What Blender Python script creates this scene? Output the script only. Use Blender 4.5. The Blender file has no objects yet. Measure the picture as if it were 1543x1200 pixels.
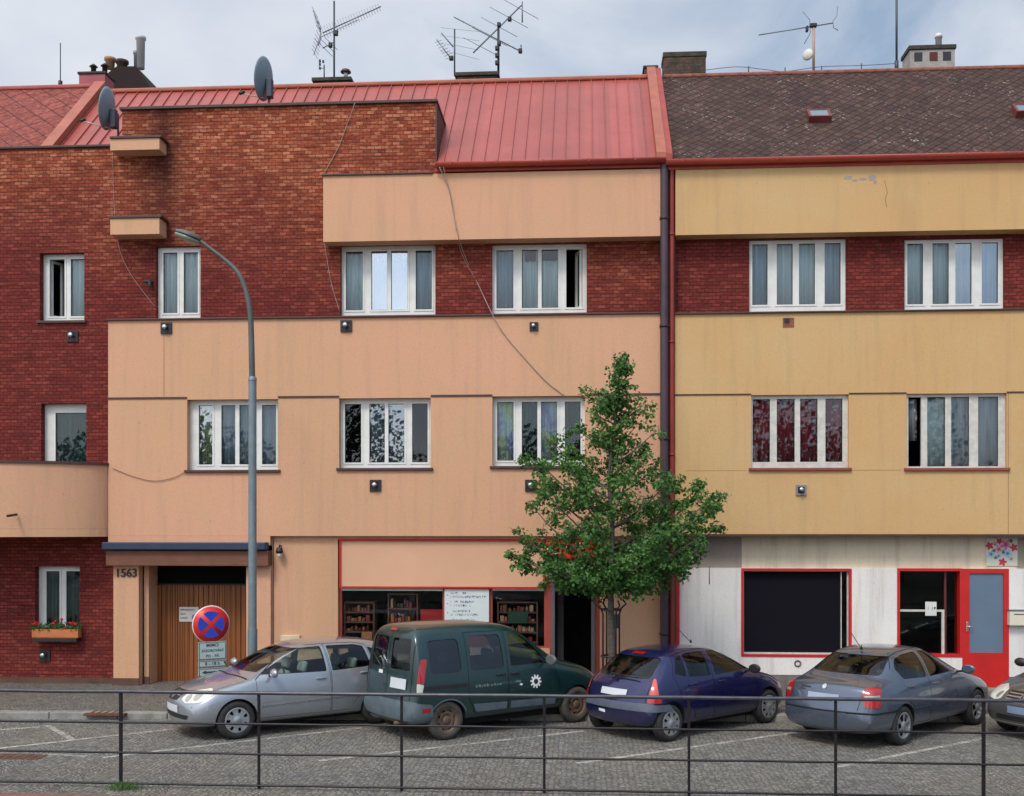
import bpy, bmesh, math, random
from mathutils import Vector, Matrix
from mathutils.bvhtree import BVHTree
R = math.radians
S = bpy.context.scene
COL = S.collection
# ---------------- camera, sky, sun, exposure ----------------
F, CX, HZ, H, TH = 1650.0, 771.5, 795.0, 3.3, R(3.8)
cd = bpy.data.cameras.new('camera'); cam = bpy.data.objects.new('camera', cd); COL.objects.link(cam)
cd.sensor_width = 36; cd.lens = F/1543*36; cd.shift_y = (HZ-600)/1543; cd.clip_end = 2000; cd.clip_start = .1
cam.location = (0, 0, H); cam.rotation_euler = (R(90), 0, TH)
S.camera = cam
SUN_EL, SUN_AZ = R(52), R(200)          # azimuth clockwise from +Y (behind the camera, a little to its left)
sd = bpy.data.lights.new('sun', 'SUN'); so = bpy.data.objects.new('sun', sd); COL.objects.link(so)
sd.energy = 1.25; sd.angle = R(14); sd.color = (1, .95, .88)
_sv = Vector((math.sin(SUN_AZ)*math.cos(SUN_EL), math.cos(SUN_AZ)*math.cos(SUN_EL), math.sin(SUN_EL)))
so.rotation_euler = _sv.to_track_quat('Z', 'Y').to_euler()
S.view_settings.view_transform = 'Standard'; S.view_settings.look = 'None'
S.view_settings.exposure = 0.52; S.view_settings.gamma = 1
wd = bpy.data.worlds.new('World'); S.world = wd; wd.use_nodes = True
def world():
    nt = wd.node_tree; nt.nodes.clear(); N = nt.nodes.new; L = nt.links.new
    out = N('ShaderNodeOutputWorld'); bg = N('ShaderNodeBackground'); L(bg.outputs[0], out.inputs[0])
    sky = N('ShaderNodeTexSky'); sky.sky_type = 'NISHITA'; sky.sun_disc = False
    sky.sun_elevation = SUN_EL; sky.sun_rotation = SUN_AZ; sky.dust_density = 2
    tc = N('ShaderNodeTexCoord'); mp = N('ShaderNodeMapping'); mp.inputs[3].default_value = (1, 1, 1.7)
    L(tc.outputs['Generated'], mp.inputs[0])
    n1 = N('ShaderNodeTexNoise'); n1.inputs['Scale'].default_value = 3.6; n1.inputs['Detail'].default_value = 8; n1.inputs['Roughness'].default_value = .55
    n1.inputs['Distortion'].default_value = .6
    L(mp.outputs[0], n1.inputs[0])
    sx = N('ShaderNodeSeparateXYZ'); L(tc.outputs['Generated'], sx.inputs[0])
    ma = N('ShaderNodeMath'); ma.operation = 'MULTIPLY_ADD'; L(sx.outputs[0], ma.inputs[0]); ma.inputs[1].default_value = -.42; L(n1.outputs[0], ma.inputs[2])
    cr = N('ShaderNodeValToRGB'); e = cr.color_ramp.elements
    e[0].position = .30; e[0].color = (.0, .0, .0, 1); e[1].position = .56; e[1].color = (1, 1, 1, 1)
    L(ma.outputs[0], cr.inputs[0])
    n2 = N('ShaderNodeTexNoise'); n2.inputs['Scale'].default_value = 6; n2.inputs['Detail'].default_value = 6
    L(mp.outputs[0], n2.inputs[0])
    c2 = N('ShaderNodeValToRGB'); e = c2.color_ramp.elements
    e[0].position = .3; e[0].color = (3.2, 3.5, 4.0, 1); e[1].position = .68; e[1].color = (4.3, 4.4, 4.6, 1)
    L(n2.outputs[0], c2.inputs[0])
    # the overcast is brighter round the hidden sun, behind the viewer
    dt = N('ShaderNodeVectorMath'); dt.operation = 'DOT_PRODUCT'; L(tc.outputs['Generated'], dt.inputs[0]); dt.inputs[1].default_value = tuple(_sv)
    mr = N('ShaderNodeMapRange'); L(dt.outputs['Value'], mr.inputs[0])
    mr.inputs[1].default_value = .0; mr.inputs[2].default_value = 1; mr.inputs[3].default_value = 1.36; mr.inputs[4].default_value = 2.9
    mu = N('ShaderNodeMix'); mu.data_type = 'RGBA'; mu.inputs[6].default_value = (1.7, 2.25, 3.0, 1)
    L(cr.outputs[0], mu.inputs[0]); L(c2.outputs[0], mu.inputs[7])
    ad = N('ShaderNodeMix'); ad.data_type = 'RGBA'; ad.inputs[0].default_value = .88
    L(sky.outputs[0], ad.inputs[6]); L(mu.outputs[2], ad.inputs[7])
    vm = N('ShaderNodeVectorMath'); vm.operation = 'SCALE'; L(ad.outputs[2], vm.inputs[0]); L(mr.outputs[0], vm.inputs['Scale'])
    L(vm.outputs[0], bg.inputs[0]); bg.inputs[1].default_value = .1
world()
# ---------------- pixel of the photo -> point of the place ----------------
def ray(px, py):
    u = (px-CX)/F
    return (-math.sin(TH)+u*math.cos(TH), math.cos(TH)+u*math.sin(TH), (HZ-py)/F)
def FX(px, Y):
    d = ray(px, 0); return d[0]*Y/d[1]
def FZ(px, py, Y):
    d = ray(px, py); return H+d[2]*Y/d[1]
def G(px, py, z=0):
    d = ray(px, py); t = (z-H)/d[2]; return Vector((d[0]*t, d[1]*t, z))
def P3(px, py, Y): return Vector((FX(px, Y), Y, FZ(px, py, Y)))
# ---------------- objects ----------------
def origin(o):
    v = Vector((0, 0, 0))
    while o is not None: v += o.location; o = o.parent
    return v
def obj(name, bm, mats, parent=None, smooth=False, local=False):
    me = bpy.data.meshes.new(name)
    if parent is not None and not local:
        bmesh.ops.translate(bm, verts=bm.verts, vec=-origin(parent))
    if smooth is True:
        for f in bm.faces: f.smooth = True
    bm.to_mesh(me); bm.free()
    for m in (mats if isinstance(mats, (list, tuple)) else [mats]): me.materials.append(m)
    if smooth not in (True, False):
        for p in me.polygons: p.use_smooth = True
        me.set_sharp_from_angle(angle=R(smooth))
    o = bpy.data.objects.new(name, me); COL.objects.link(o); o.parent = parent
    return o
def tag(o, label=None, cat=None, group=None, kind=None):
    if label: o['label'] = label
    if cat: o['category'] = cat
    if group: o['group'] = group
    if kind: o['kind'] = kind
    return o
def thing(name, label, cat, loc=(0, 0, 0), rz=0, group=None):
    o = bpy.data.objects.new(name, None); COL.objects.link(o); o.location = loc; o.rotation_euler = (0, 0, rz)
    o.empty_display_size = .2
    return tag(o, label, cat, group)
def nb(): return bmesh.new()
def pieces(name, bm, mats, parent, **k):
    """one object per connected piece"""
    bm.verts.ensure_lookup_table(); seen = set(); out = []
    for v in list(bm.verts):
        if v in seen: continue
        st = [v]; isl = {v}
        while st:
            q = st.pop()
            for e in q.link_edges:
                w = e.other_vert(q)
                if w not in isl: isl.add(w); st.append(w)
        seen |= isl; nbm = bmesh.new(); mp = {q: nbm.verts.new(q.co) for q in isl}
        for f in {f for q in isl for f in q.link_faces}: g = nbm.faces.new([mp[q] for q in f.verts]); g.smooth = f.smooth; g.material_index = f.material_index
        out.append(obj(name, nbm, mats, parent, **k))
    bm.free(); return out
def box(bm, x0, x1, y0, y1, z0, z1, mi=0, bev=0):
    if x0 > x1: x0, x1 = x1, x0
    if y0 > y1: y0, y1 = y1, y0
    if z0 > z1: z0, z1 = z1, z0
    v = [bm.verts.new(c) for c in ((x0,y0,z0),(x1,y0,z0),(x1,y1,z0),(x0,y1,z0),(x0,y0,z1),(x1,y0,z1),(x1,y1,z1),(x0,y1,z1))]
    fs = [bm.faces.new([v[i] for i in q]) for q in ((0,3,2,1),(4,5,6,7),(0,1,5,4),(1,2,6,5),(2,3,7,6),(3,0,4,7))]
    for f in fs: f.material_index = mi
    if bev:
        es = list({e for f in fs for e in f.edges})
        r = bmesh.ops.bevel(bm, geom=es, offset=bev, segments=2, profile=.5, affect='EDGES')
        for f in r['faces']: f.material_index = mi
    return v
def tube(bm, pts, r, n=8, mi=0, caps=True, sm=True):
    pts = [Vector(p) for p in pts]; rs = r if isinstance(r, (list, tuple)) else [r]*len(pts)
    rings = []; up = None
    for i, p in enumerate(pts):
        d = (pts[min(i+1, len(pts)-1)]-pts[max(i-1, 0)])
        d = d.normalized() if d.length > 1e-9 else Vector((0, 0, 1))
        if up is None: up = d.orthogonal().normalized()
        a = (up-d*up.dot(d))
        a = a.normalized() if a.length > 1e-6 else d.orthogonal().normalized()
        up = a; b = d.cross(a)
        rings.append([bm.verts.new(p+(a*math.cos(2*math.pi*k/n)+b*math.sin(2*math.pi*k/n))*rs[i]) for k in range(n)])
    for i in range(len(rings)-1):
        for k in range(n):
            f = bm.faces.new((rings[i][k], rings[i][(k+1)%n], rings[i+1][(k+1)%n], rings[i+1][k])); f.material_index = mi; f.smooth = sm
    if caps:
        f = bm.faces.new(rings[0][::-1]); f.material_index = mi
        f = bm.faces.new(rings[-1]); f.material_index = mi
def lathe(bm, prof, c, ax='z', n=24, mi=0, close=False, caps=True):
    """prof: (radius, height along the axis)"""
    c = Vector(c); rings = []
    for r, h in prof:
        ring = []
        for k in range(n):
            a = 2*math.pi*k/n; p, q = r*math.cos(a), r*math.sin(a)
            off = {'z': (p, q, h), 'y': (q, h, p), 'x': (h, p, q)}[ax]
            ring.append(bm.verts.new(c+Vector(off)))
        rings.append(ring)
    m = len(rings)
    for i in range(m if close else m-1):
        A, B = rings[i], rings[(i+1) % m]
        for k in range(n):
            f = bm.faces.new((A[k], A[(k+1)%n], B[(k+1)%n], B[k])); f.material_index = mi; f.smooth = True
    if not close and caps:
        for ring, (r, h) in ((rings[0], prof[0]), (rings[-1], prof[-1])):
            if r > 1e-4:
                f = bm.faces.new(ring if ring is rings[-1] else ring[::-1]); f.material_index = mi
    return rings
def prism(bm, poly, ax, a, b, mi=0):
    def mk(p, t): return {'y': (p[0], t, p[1]), 'x': (t, p[0], p[1]), 'z': (p[0], p[1], t)}[ax]
    A = [bm.verts.new(mk(p, a)) for p in poly]; B = [bm.verts.new(mk(p, b)) for p in poly]
    n = len(poly); fs = [bm.faces.new(A), bm.faces.new(B[::-1])]
    for i in range(n): fs.append(bm.faces.new((A[i], B[i], B[(i+1)%n], A[(i+1)%n])))
    for f in fs: f.material_index = mi
    bmesh.ops.recalc_face_normals(bm, faces=fs)
def slab(bm, x0, x1, z0, z1, y0, y1, holes=(), mi=0, mr=None):
    """wall slab facing -Y with rectangular openings; reveals are closed; mr = material of the reveals"""
    if mr is None: mr = mi
    xs = sorted({round(v, 5) for v in [x0, x1]+[h[0] for h in holes]+[h[1] for h in holes] if x0-1e-6 <= v <= x1+1e-6})
    zs = sorted({round(v, 5) for v in [z0, z1]+[h[2] for h in holes]+[h[3] for h in holes] if z0-1e-6 <= v <= z1+1e-6})
    V = {}
    def v(i, j, y):
        k = (i, j, y)
        if k not in V: V[k] = bm.verts.new((xs[i], y, zs[j]))
        return V[k]
    def solid(i, j):
        if i < 0 or j < 0 or i >= len(xs)-1 or j >= len(zs)-1: return False
        cx, cz = (xs[i]+xs[i+1])/2, (zs[j]+zs[j+1])/2
        return not any(h[0] < cx < h[1] and h[2] < cz < h[3] for h in holes)
    for i in range(len(xs)-1):
        for j in range(len(zs)-1):
            if not solid(i, j): continue
            bm.faces.new((v(i,j,y0), v(i+1,j,y0), v(i+1,j+1,y0), v(i,j+1,y0))).material_index = mi
            bm.faces.new((v(i,j,y1), v(i,j+1,y1), v(i+1,j+1,y1), v(i+1,j,y1))).material_index = mi
            for (di, dj, a, b) in ((-1,0,(i,j),(i,j+1)), (1,0,(i+1,j+1),(i+1,j)), (0,-1,(i+1,j),(i,j)), (0,1,(i,j+1),(i+1,j+1))):
                if not solid(i+di, j+dj):
                    outer = i+di < 0 or j+dj < 0 or i+di >= len(xs)-1 or j+dj >= len(zs)-1
                    f = bm.faces.new((v(*a,y0), v(*b,y0), v(*b,y1), v(*a,y1))); f.material_index = mi if outer else mr
def text_bm(s, size, mat4, ext=.002, align='CENTER', bold=0):
    c = bpy.data.curves.new('txt', 'FONT'); c.body = s; c.size = size; c.extrude = ext; c.align_x = align; c.align_y = 'CENTER'; c.resolution_u = 3
    c.offset = bold
    o = bpy.data.objects.new('txt', c); COL.objects.link(o)
    dg = bpy.context.evaluated_depsgraph_get(); me = bpy.data.meshes.new_from_object(o.evaluated_get(dg))
    bm = nb(); bm.from_mesh(me); bpy.data.objects.remove(o); bpy.data.curves.remove(c); bpy.data.meshes.remove(me)
    bmesh.ops.transform(bm, matrix=mat4, verts=bm.verts)
    for f in bm.faces: f.material_index = 0
    return bm
def merge(dst, src, mi=None):
    me = bpy.data.meshes.new('t'); src.to_mesh(me); src.free(); k = len(dst.faces); dst.from_mesh(me); bpy.data.meshes.remove(me)
    if mi is not None:
        dst.faces.ensure_lookup_table()
        for f in dst.faces[k:]: f.material_index = mi
FACE = Matrix.Rotation(R(90), 4, 'X')    # text standing up, facing -Y
# ---------------- materials ----------------
def srgb(r, g, b):
    f = lambda c: ((c/255+.055)/1.055)**2.4 if c > 10 else c/255/12.92
    return (f(r), f(g), f(b), 1)
class M:
    def __init__(s, name):
        s.m = bpy.data.materials.new(name); s.m.use_nodes = True; s.nt = s.m.node_tree
        s.b = s.nt.nodes['Principled BSDF']; s.out = s.nt.nodes['Material Output']
    def n(s, t, **k):
        nd = s.nt.nodes.new('ShaderNode'+t)
        for a, v in k.items():
            if a.startswith('_'): setattr(nd, a[1:], v)
            else:
                key = a.replace('__', ' ')
                nd.inputs[int(key[1:]) if key[0] == 'i' and key[1:].isdigit() else key].default_value = v
        return nd
    def l(s, a, b): s.nt.links.new(a, b)
    def pos(s, obj=False):
        if obj: return s.n('TexCoord').outputs['Object']
        return s.n('NewGeometry').outputs['Position']
    def noise(s, vec, scale, detail=4, rough=.55, sc=None, dist=0):
        if sc:
            mp = s.n('Mapping'); mp.inputs[3].default_value = sc; s.l(vec, mp.inputs[0]); vec = mp.outputs[0]
        nd = s.n('TexNoise', Scale=scale, Detail=detail, Roughness=rough, Distortion=dist); s.l(vec, nd.inputs[0]); return nd.outputs[0]
    def ramp(s, fac, *st, interp='LINEAR'):
        r = s.n('ValToRGB'); r.color_ramp.interpolation = interp; e = r.color_ramp.elements
        while len(e) > 1: e.remove(e[0])
        e[0].position = st[0][0]; e[0].color = st[0][1] if isinstance(st[0][1], tuple) else (st[0][1],)*3+(1,)
        for p, c in st[1:]:
            q = e.new(p); q.color = c if isinstance(c, tuple) else (c, c, c, 1)
        s.l(fac, r.inputs[0]); return r.outputs[0]
    def mix(s, fac, a, b, mode='MIX'):
        m = s.n('Mix', _data_type='RGBA', _blend_type=mode)
        for i, v in ((0, fac), (6, a), (7, b)):
            if hasattr(v, 'links'): s.l(v, m.inputs[i])
            else: m.inputs[i].default_value = v if i == 0 or isinstance(v, tuple) else (v, v, v, 1)
        return m.outputs[2]
    def math(s, op, a, b=0, c=0):
        m = s.n('Math', _operation=op)
        for i, v in enumerate((a, b, c)):
            if hasattr(v, 'links'): s.l(v, m.inputs[i])
            else: m.inputs[i].default_value = v
        return m.outputs[0]
    def maprange(s, v, a, b, c=0, d=1):
        m = s.n('MapRange'); s.l(v, m.inputs[0])
        for i, x in enumerate((a, b, c, d)): m.inputs[i+1].default_value = x
        return m.outputs[0]
    def xz(s, vec, rot=0):
        sp = s.n('SeparateXYZ'); s.l(vec, sp.inputs[0]); c = s.n('CombineXYZ')
        s.l(s.math('ADD', sp.outputs[0], sp.outputs[1]), c.inputs[0]); s.l(sp.outputs[2], c.inputs[1])
        return c.outputs[0], sp.outputs
    def base(s, c):
        if hasattr(c, 'links'): s.l(c, s.b.inputs['Base Color'])
        else: s.b.inputs['Base Color'].default_value = c
    def bump(s, h, dist=.01, strength=1):
        b = s.n('Bump'); b.inputs['Strength'].default_value = strength; b.inputs['Distance'].default_value = dist
        s.l(h, b.inputs['Height']); s.l(b.outputs[0], s.b.inputs['Normal'])
    def set(s, **k):
        for a, v in k.items(): s.b.inputs[a.replace('_', ' ')].default_value = v
        return s
def simple(name, c, rough=.6, metal=0, var=.12, vs=3, bs=0, bd=.002, obj=False, spec=.5, coat=0):
    m = M(name); p = m.pos(obj)
    n = m.noise(p, vs, 6, .6)
    m.base(m.mix(1.0, c, m.ramp(n, (.3, 1-var), (.7, 1+var)), 'MULTIPLY'))
    m.set(Roughness=rough, Metallic=metal); m.b.inputs['Specular IOR Level'].default_value = spec; m.b.inputs['Coat Weight'].default_value = coat
    m.b.inputs['Coat Roughness'].default_value = .05
    if bs: m.bump(m.noise(p, bs, 3), bd)
    return m.m
def stucco(name, c, c2, streak=.26):
    m = M(name); p = m.pos(); 
    n = m.noise(p, .45, 5, .6); fine = m.noise(p, 28, 5, .75); st = m.noise(p, 1.0, 6, .65, sc=(5, 5, .35))
    col = m.mix(m.ramp(n, (.35, 0.), (.65, 1.)), c, c2)
    col = m.mix(m.ramp(fine, (.3, .30), (.5, 0.), (.7, .0)), col, (c[0]*.6, c[1]*.55, c[2]*.5, 1))
    col = m.mix(m.ramp(st, (.5, 0.), (.78, streak)), col, (.25, .19, .14, 1))
    sp = m.n('TexVoronoi', Scale=2.6); m.l(p, sp.inputs[0])
    col = m.mix(m.ramp(sp.outputs['Distance'], (.02, .45), (.045, 0.)), col, (.16, .13, .11, 1))
    m.base(col); m.set(Roughness=.92); m.b.inputs['Specular IOR Level'].default_value = .2
    m.bump(m.noise(p, 90, 4, .7), .006, .9)
    return m.m
def brick(name, hi=None):
    m = M(name); p = m.pos(); v, sx = m.xz(p)
    wob = m.n('VectorMath', _operation='ADD'); m.l(v, wob.inputs[0])
    nc = m.n('TexNoise', Scale=7); m.l(v, nc.inputs[0])
    sc = m.n('VectorMath', _operation='SCALE'); m.l(nc.outputs[1], sc.inputs[0]); sc.inputs['Scale'].default_value = .02; m.l(sc.outputs[0], wob.inputs[1])
    b = m.n('TexBrick', Scale=1, Mortar__Size=.0065, Mortar__Smooth=.35, Bias=0, Brick__Width=.15, Row__Height=.071)
    b.offset = .5
    b.inputs['Color1'].default_value = (0, 0, 0, 1); b.inputs['Color2'].default_value = (1, 1, 1, 1); b.inputs['Mortar'].default_value = (.5, .5, .5, 1)
    m.l(wob.outputs[0], b.inputs[0])
    n = m.noise(p, .35, 4, .6); n2 = m.noise(p, 1.6, 6, .65); row = m.noise(v, 1, 3, .6, sc=(1.5, 16, 1))
    # weathered, bleached orange near the roof, deep red below
    hgt = m.math('ADD', sx[2], m.math('MULTIPLY', m.math('SUBTRACT', n, .5), 5.0))
    hgt = m.math('ADD', hgt, m.math('MULTIPLY', sx[0], .03))
    zf = m.maprange(hgt, 7.9, 10.7)
    red = m.ramp(b.outputs[0], (0, srgb(110, 46, 41)), (.5, srgb(122, 50, 44)), (1, srgb(142, 66, 56)))
    ora = m.ramp(b.outputs[0], (0, srgb(150, 74, 50)), (.5, srgb(168, 90, 62)), (1, srgb(198, 126, 92)))
    if hi is None: col = m.mix(zf, red, ora)
    else: col = red
    col = m.mix(m.ramp(row, (.44, 0.), (.66, .6)), col, srgb(84, 34, 32))
    col = m.mix(m.ramp(n2, (.52, 0.), (.75, .5)), col, srgb(74, 34, 32))
    fine = m.noise(v, 1, 4, .7, sc=(14, 26, 1))
    col = m.mix(m.ramp(fine, (.34, .7), (.5, 0.)), col, srgb(66, 34, 30)); col = m.mix(m.ramp(fine, (.6, 0.), (.8, .35)), col, srgb(186, 132, 112))
    if hi is None:   # darker brick beside the two stucco ledges
        dx = m.math('ABSOLUTE', m.math('SUBTRACT', sx[0], FX(245, 21.8)))
        dz = m.maprange(sx[2], FZ(240, 480, 21.8), FZ(240, 260, 21.8))
        s_ = m.math('MULTIPLY', m.maprange(m.math('ADD', dx, m.math('MULTIPLY', n2, .5)), .95, .25), dz)
        col = m.mix(m.math('MULTIPLY', s_, .75), col, srgb(48, 26, 26))
    col = m.mix(b.outputs['Fac'], col, m.mix(.6, col, srgb(58, 30, 28)))
    m.base(col); m.set(Roughness=.9); m.b.inputs['Specular IOR Level'].default_value = .15
    h = m.math('ADD', m.math('MULTIPLY', m.math('SUBTRACT', 1, b.outputs['Fac']), 1.0), m.math('MULTIPLY', m.noise(p, 30, 4), .5))
    h = m.math('ADD', h, m.math('MULTIPLY', b.outputs[0], .7))
    m.bump(h, .012, 1)
    return m.m
def diamond(name, c1, c2, c3, cell=.28, joint=.5, lich=None, dirt=.5):
    """45 degree slates laid in the UV plane of the roof"""
    m = M(name); uv = m.n('UVMap').outputs[0]
    mp = m.n('Mapping'); mp.inputs[2].default_value = (0, 0, R(45)); m.l(uv, mp.inputs[0])
    b = m.n('TexBrick', Scale=1, Mortar__Size=.012, Mortar__Smooth=.6, Bias=0, Brick__Width=cell, Row__Height=cell); b.offset = 0
    b.inputs['Color1'].default_value = (0, 0, 0, 1); b.inputs['Color2'].default_value = (1, 1, 1, 1)
    m.l(mp.outputs[0], b.inputs[0])
    sp = m.n('SeparateXYZ'); m.l(mp.outputs[0], sp.inputs[0])
    fr = lambda q: m.math('FRACT', m.math('DIVIDE', q, cell))
    slope = m.math('ADD', fr(sp.outputs[0]), fr(sp.outputs[1]))
    bl = m.math('ADD', m.math('MULTIPLY', b.outputs[0], .6), m.math('MULTIPLY', m.noise(uv, 6, 4, .7), .4))
    col = m.ramp(bl, (.1, c1), (.5, c2), (.9, c3))
    n = m.noise(uv, .5, 6, .7); n2 = m.noise(uv, 9, 5, .7)
    col = m.mix(m.ramp(n, (.4, 0.), (.7, dirt)), col, (c1[0]*.55, c1[1]*.55, c1[2]*.6, 1))
    col = m.mix(m.ramp(n2, (.38, 1.), (.6, .0)), col, m.mix(.6, col, (.02, .015, .015, 1)))
    if lich:
        vo = m.n('TexVoronoi', Scale=11); m.l(uv, vo.inputs[0])
        reg = m.noise(uv, .8, 3, .6)
        k = m.math('MULTIPLY', m.ramp(vo.outputs['Distance'], (.13, 1.), (.3, 0.)), m.ramp(reg, (.42, .1), (.66, 1.)))
        k = m.math('MULTIPLY', k, m.ramp(m.noise(uv, 2.2, 2), (.45, 0.), (.55, 1.)))
        col = m.mix(k, col, lich)
    col = m.mix(m.math('MULTIPLY', b.outputs['Fac'], joint), col, (.02, .012, .012, 1))
    m.base(col); m.set(Roughness=.85); m.b.inputs['Specular IOR Level'].default_value = .25
    m.bump(m.math('ADD', m.math('MULTIPLY', slope, -.5), m.math('ADD', m.math('MULTIPLY', b.outputs['Fac'], -.6), m.math('MULTIPLY', n2, .6))), .02, 1)
    return m.m
def setts(name, c1, c2, size=.11, warm=.15, fan=False):
    m = M(name); p = m.pos()
    v = p
    if fan:   # setts laid in segmental arcs
        sp = m.n('SeparateXYZ'); m.l(p, sp.inputs[0])
        fx = m.math('SUBTRACT', m.math('FRACT', m.math('DIVIDE', sp.outputs[0], 1.3)), .5)
        yy = m.math('ADD', sp.outputs[1], m.math('MULTIPLY', m.math('MULTIPLY', fx, fx), 1.5))
        c = m.n('CombineXYZ'); m.l(sp.outputs[0], c.inputs[0]); m.l(yy, c.inputs[1]); v = c.outputs[0]
    vo = m.n('TexVoronoi', Scale=1/size, Randomness=.55); m.l(v, vo.inputs[0])
    ve = m.n('TexVoronoi', Scale=1/size, Randomness=.55, _feature='DISTANCE_TO_EDGE'); m.l(v, ve.inputs[0])
    sc = m.n('SeparateColor'); m.l(vo.outputs['Color'], sc.inputs[0])
    col = m.mix(sc.outputs[0], c1, c2)
    col = m.mix(m.ramp(sc.outputs[1], (.8, 0.), (.95, .7)), col, (c1[0]*.45, c1[1]*.45, c1[2]*.5, 1))
    big = m.noise(p, .5, 5, .65); mid = m.noise(p, 5, 5, .7)
    col = m.mix(m.ramp(big, (.35, 0.), (.7, .45)), col, (c2[0]*1.0, c2[1]*.84, c2[2]*.66, 1))
    col = m.mix(m.ramp(mid, (.35, .55), (.6, 0.)), col, (c1[0]*.5, c1[1]*.48, c1[2]*.44, 1))
    edge = m.ramp(ve.outputs['Distance'], (.02, 1.), (.13, 0.))
    col = m.mix(m.math('MULTIPLY', edge, .55), col, (.035, .032, .026, 1))
    m.base(col); m.set(Roughness=.8)
    m.bump(m.math('ADD', m.ramp(ve.outputs['Distance'], (0, 0.), (.25, 1.)), m.math('MULTIPLY', m.noise(p, 60, 3), .3)), .018, 1)
    return m.m
def glass_mat(name, tint=(.75, .8, .8, 1), ior=1.6, rough=.01, base=.0):
    m = M(name); m.nt.nodes.remove(m.b)
    gl = m.n('BsdfGlossy'); gl.inputs['Roughness'].default_value = rough; gl.inputs['Color'].default_value = (.95, .97, 1, 1)
    tr = m.n('BsdfTransparent'); tr.inputs[0].default_value = tint
    fr = m.n('Fresnel'); fr.inputs['IOR'].default_value = ior
    p = m.pos(True)
    b = m.n('Bump'); b.inputs['Strength'].default_value = .06; b.inputs['Distance'].default_value = .02; m.l(m.noise(p, 1.5, 1), b.inputs['Height'])
    m.l(b.outputs[0], gl.inputs['Normal']); m.l(b.outputs[0], fr.inputs['Normal'])
    mx = m.n('MixShader'); m.l(m.math('ADD', fr.outputs[0], base), mx.inputs[0]); m.l(tr.outputs[0], mx.inputs[1]); m.l(gl.outputs[0], mx.inputs[2])
    m.l(mx.outputs[0], m.out.inputs[0]); return m.m
def paint(name, c, metal=.5, rough=.32, dirt=0., dcol=(.14, .11, .08, 1), coat=.7):
    m = M(name); p = m.pos(True); n = m.noise(p, 2.5, 6, .65)
    col = m.mix(m.ramp(n, (.35, .0), (.7, 1.)), c, (c[0]*.85, c[1]*.85, c[2]*.85, 1))
    sp = m.n('SeparateXYZ'); m.l(p, sp.inputs[0])
    low = m.math('MULTIPLY', m.maprange(sp.outputs[2], .55, .2), m.ramp(m.noise(p, 9, 5, .7), (.3, .3), (.65, 1.)))
    k = m.math('ADD', m.math('MULTIPLY', low, .35+dirt), m.math('MULTIPLY', m.ramp(m.noise(p, 6, 7, .7), (.45, 0.), (.75, 1.)), dirt))
    col = m.mix(k, col, dcol); m.base(col)
    m.set(Metallic=metal, Roughness=rough); m.b.inputs['Coat Weight'].default_value = coat; m.b.inputs['Coat Roughness'].default_value = .04
    m.l(m.math('ADD', m.math('MULTIPLY', k, .5), rough), m.b.inputs['Roughness'])
    return m.m
def wood(name, c1, c2):
    m = M(name); p = m.pos(); v, sx = m.xz(p)
    n = m.noise(p, 1, 5, .6, sc=(22, 1, .7)); n2 = m.noise(p, 1, 3, .6, sc=(3, 3, .2))
    fr = m.math('FRACT', m.math('DIVIDE', sx[0], .1))
    gap = m.ramp(fr, (0, 1.), (.07, 0.), (.93, 0.), (1., 1.))
    col = m.mix(m.ramp(n, (.35, 0.), (.65, 1.)), c1, c2); col = m.mix(m.ramp(n2, (.4, 0.), (.7, .6)), col, (c1[0]*.6, c1[1]*.55, c1[2]*.5, 1))
    col = m.mix(m.math('MULTIPLY', gap, .6), col, (.02, .01, .005, 1)); m.base(col); m.set(Roughness=.55)
    m.bump(m.math('SUBTRACT', m.math('MULTIPLY', n, .2), gap), .01); return m.m
def fabric(name, c1, c2, fold=26, spots=None, trans=.3):
    m = M(name); p = m.pos(); v, sx = m.xz(p)
    w = m.noise(p, 1, 3, .5, sc=(fold, .1, .5)); col = m.mix(m.ramp(w, (.35, 0.), (.65, 1.)), c1, c2)
    if spots:
        vo = m.n('TexVoronoi', Scale=9); m.l(v, vo.inputs[0])
        col = m.mix(m.ramp(vo.outputs['Distance'], (.22, .8), (.34, 0.)), col, spots)
    m.base(col); m.set(Roughness=.9); m.b.inputs['Specular IOR Level'].default_value = .1; return m.m
PEACH = stucco('peach_stucco', srgb(204, 160, 124), srgb(212, 160, 130))
YELLOW = stucco('yellow_stucco', srgb(202, 168, 120), srgb(200, 160, 110))
WHITEW = stucco('white_render', srgb(236, 230, 222), srgb(222, 218, 212), .45)
GREYW = stucco('grey_render', srgb(150, 138, 128), srgb(170, 156, 140), .5)
BRICK = brick('weathered_brick'); BRICKR = brick('red_brick', 1)
PANEL = simple('peach_panel', srgb(212, 164, 130), .6, var=.04, vs=1.5)
FLASH = simple('brown_flashing', srgb(72, 46, 42), .6, var=.25, vs=4)
RFLASH = simple('red_flashing', srgb(168, 66, 50), .5, var=.2, vs=3)
OFLASH = simple('orange_flashing', srgb(160, 88, 66), .55, var=.18, vs=3)
PLINTH = simple('brown_plinth', srgb(88, 62, 48), .8, var=.3, vs=3, bs=40, bd=.004)
WHITE = simple('white_frame', srgb(216, 215, 208), .45, var=.08, vs=5)
OLDWHITE = simple('old_white_frame', srgb(196, 192, 182), .6, var=.16, vs=8)
DARK = simple('dark_metal', srgb(48, 42, 44), .5, var=.25, vs=6, metal=.3)
BLACK = simple('black_plastic', (.012, .012, .013, 1), .5, var=.2, obj=True)
INT = simple('dark_interior', (.03, .028, .027, 1), .9, var=.4, vs=2)
INTB = simple('room_wall', (.10, .09, .08, 1), .9, var=.3, vs=2)
RED = simple('red_paint', srgb(190, 30, 26), .5, var=.1, vs=3)
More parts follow.
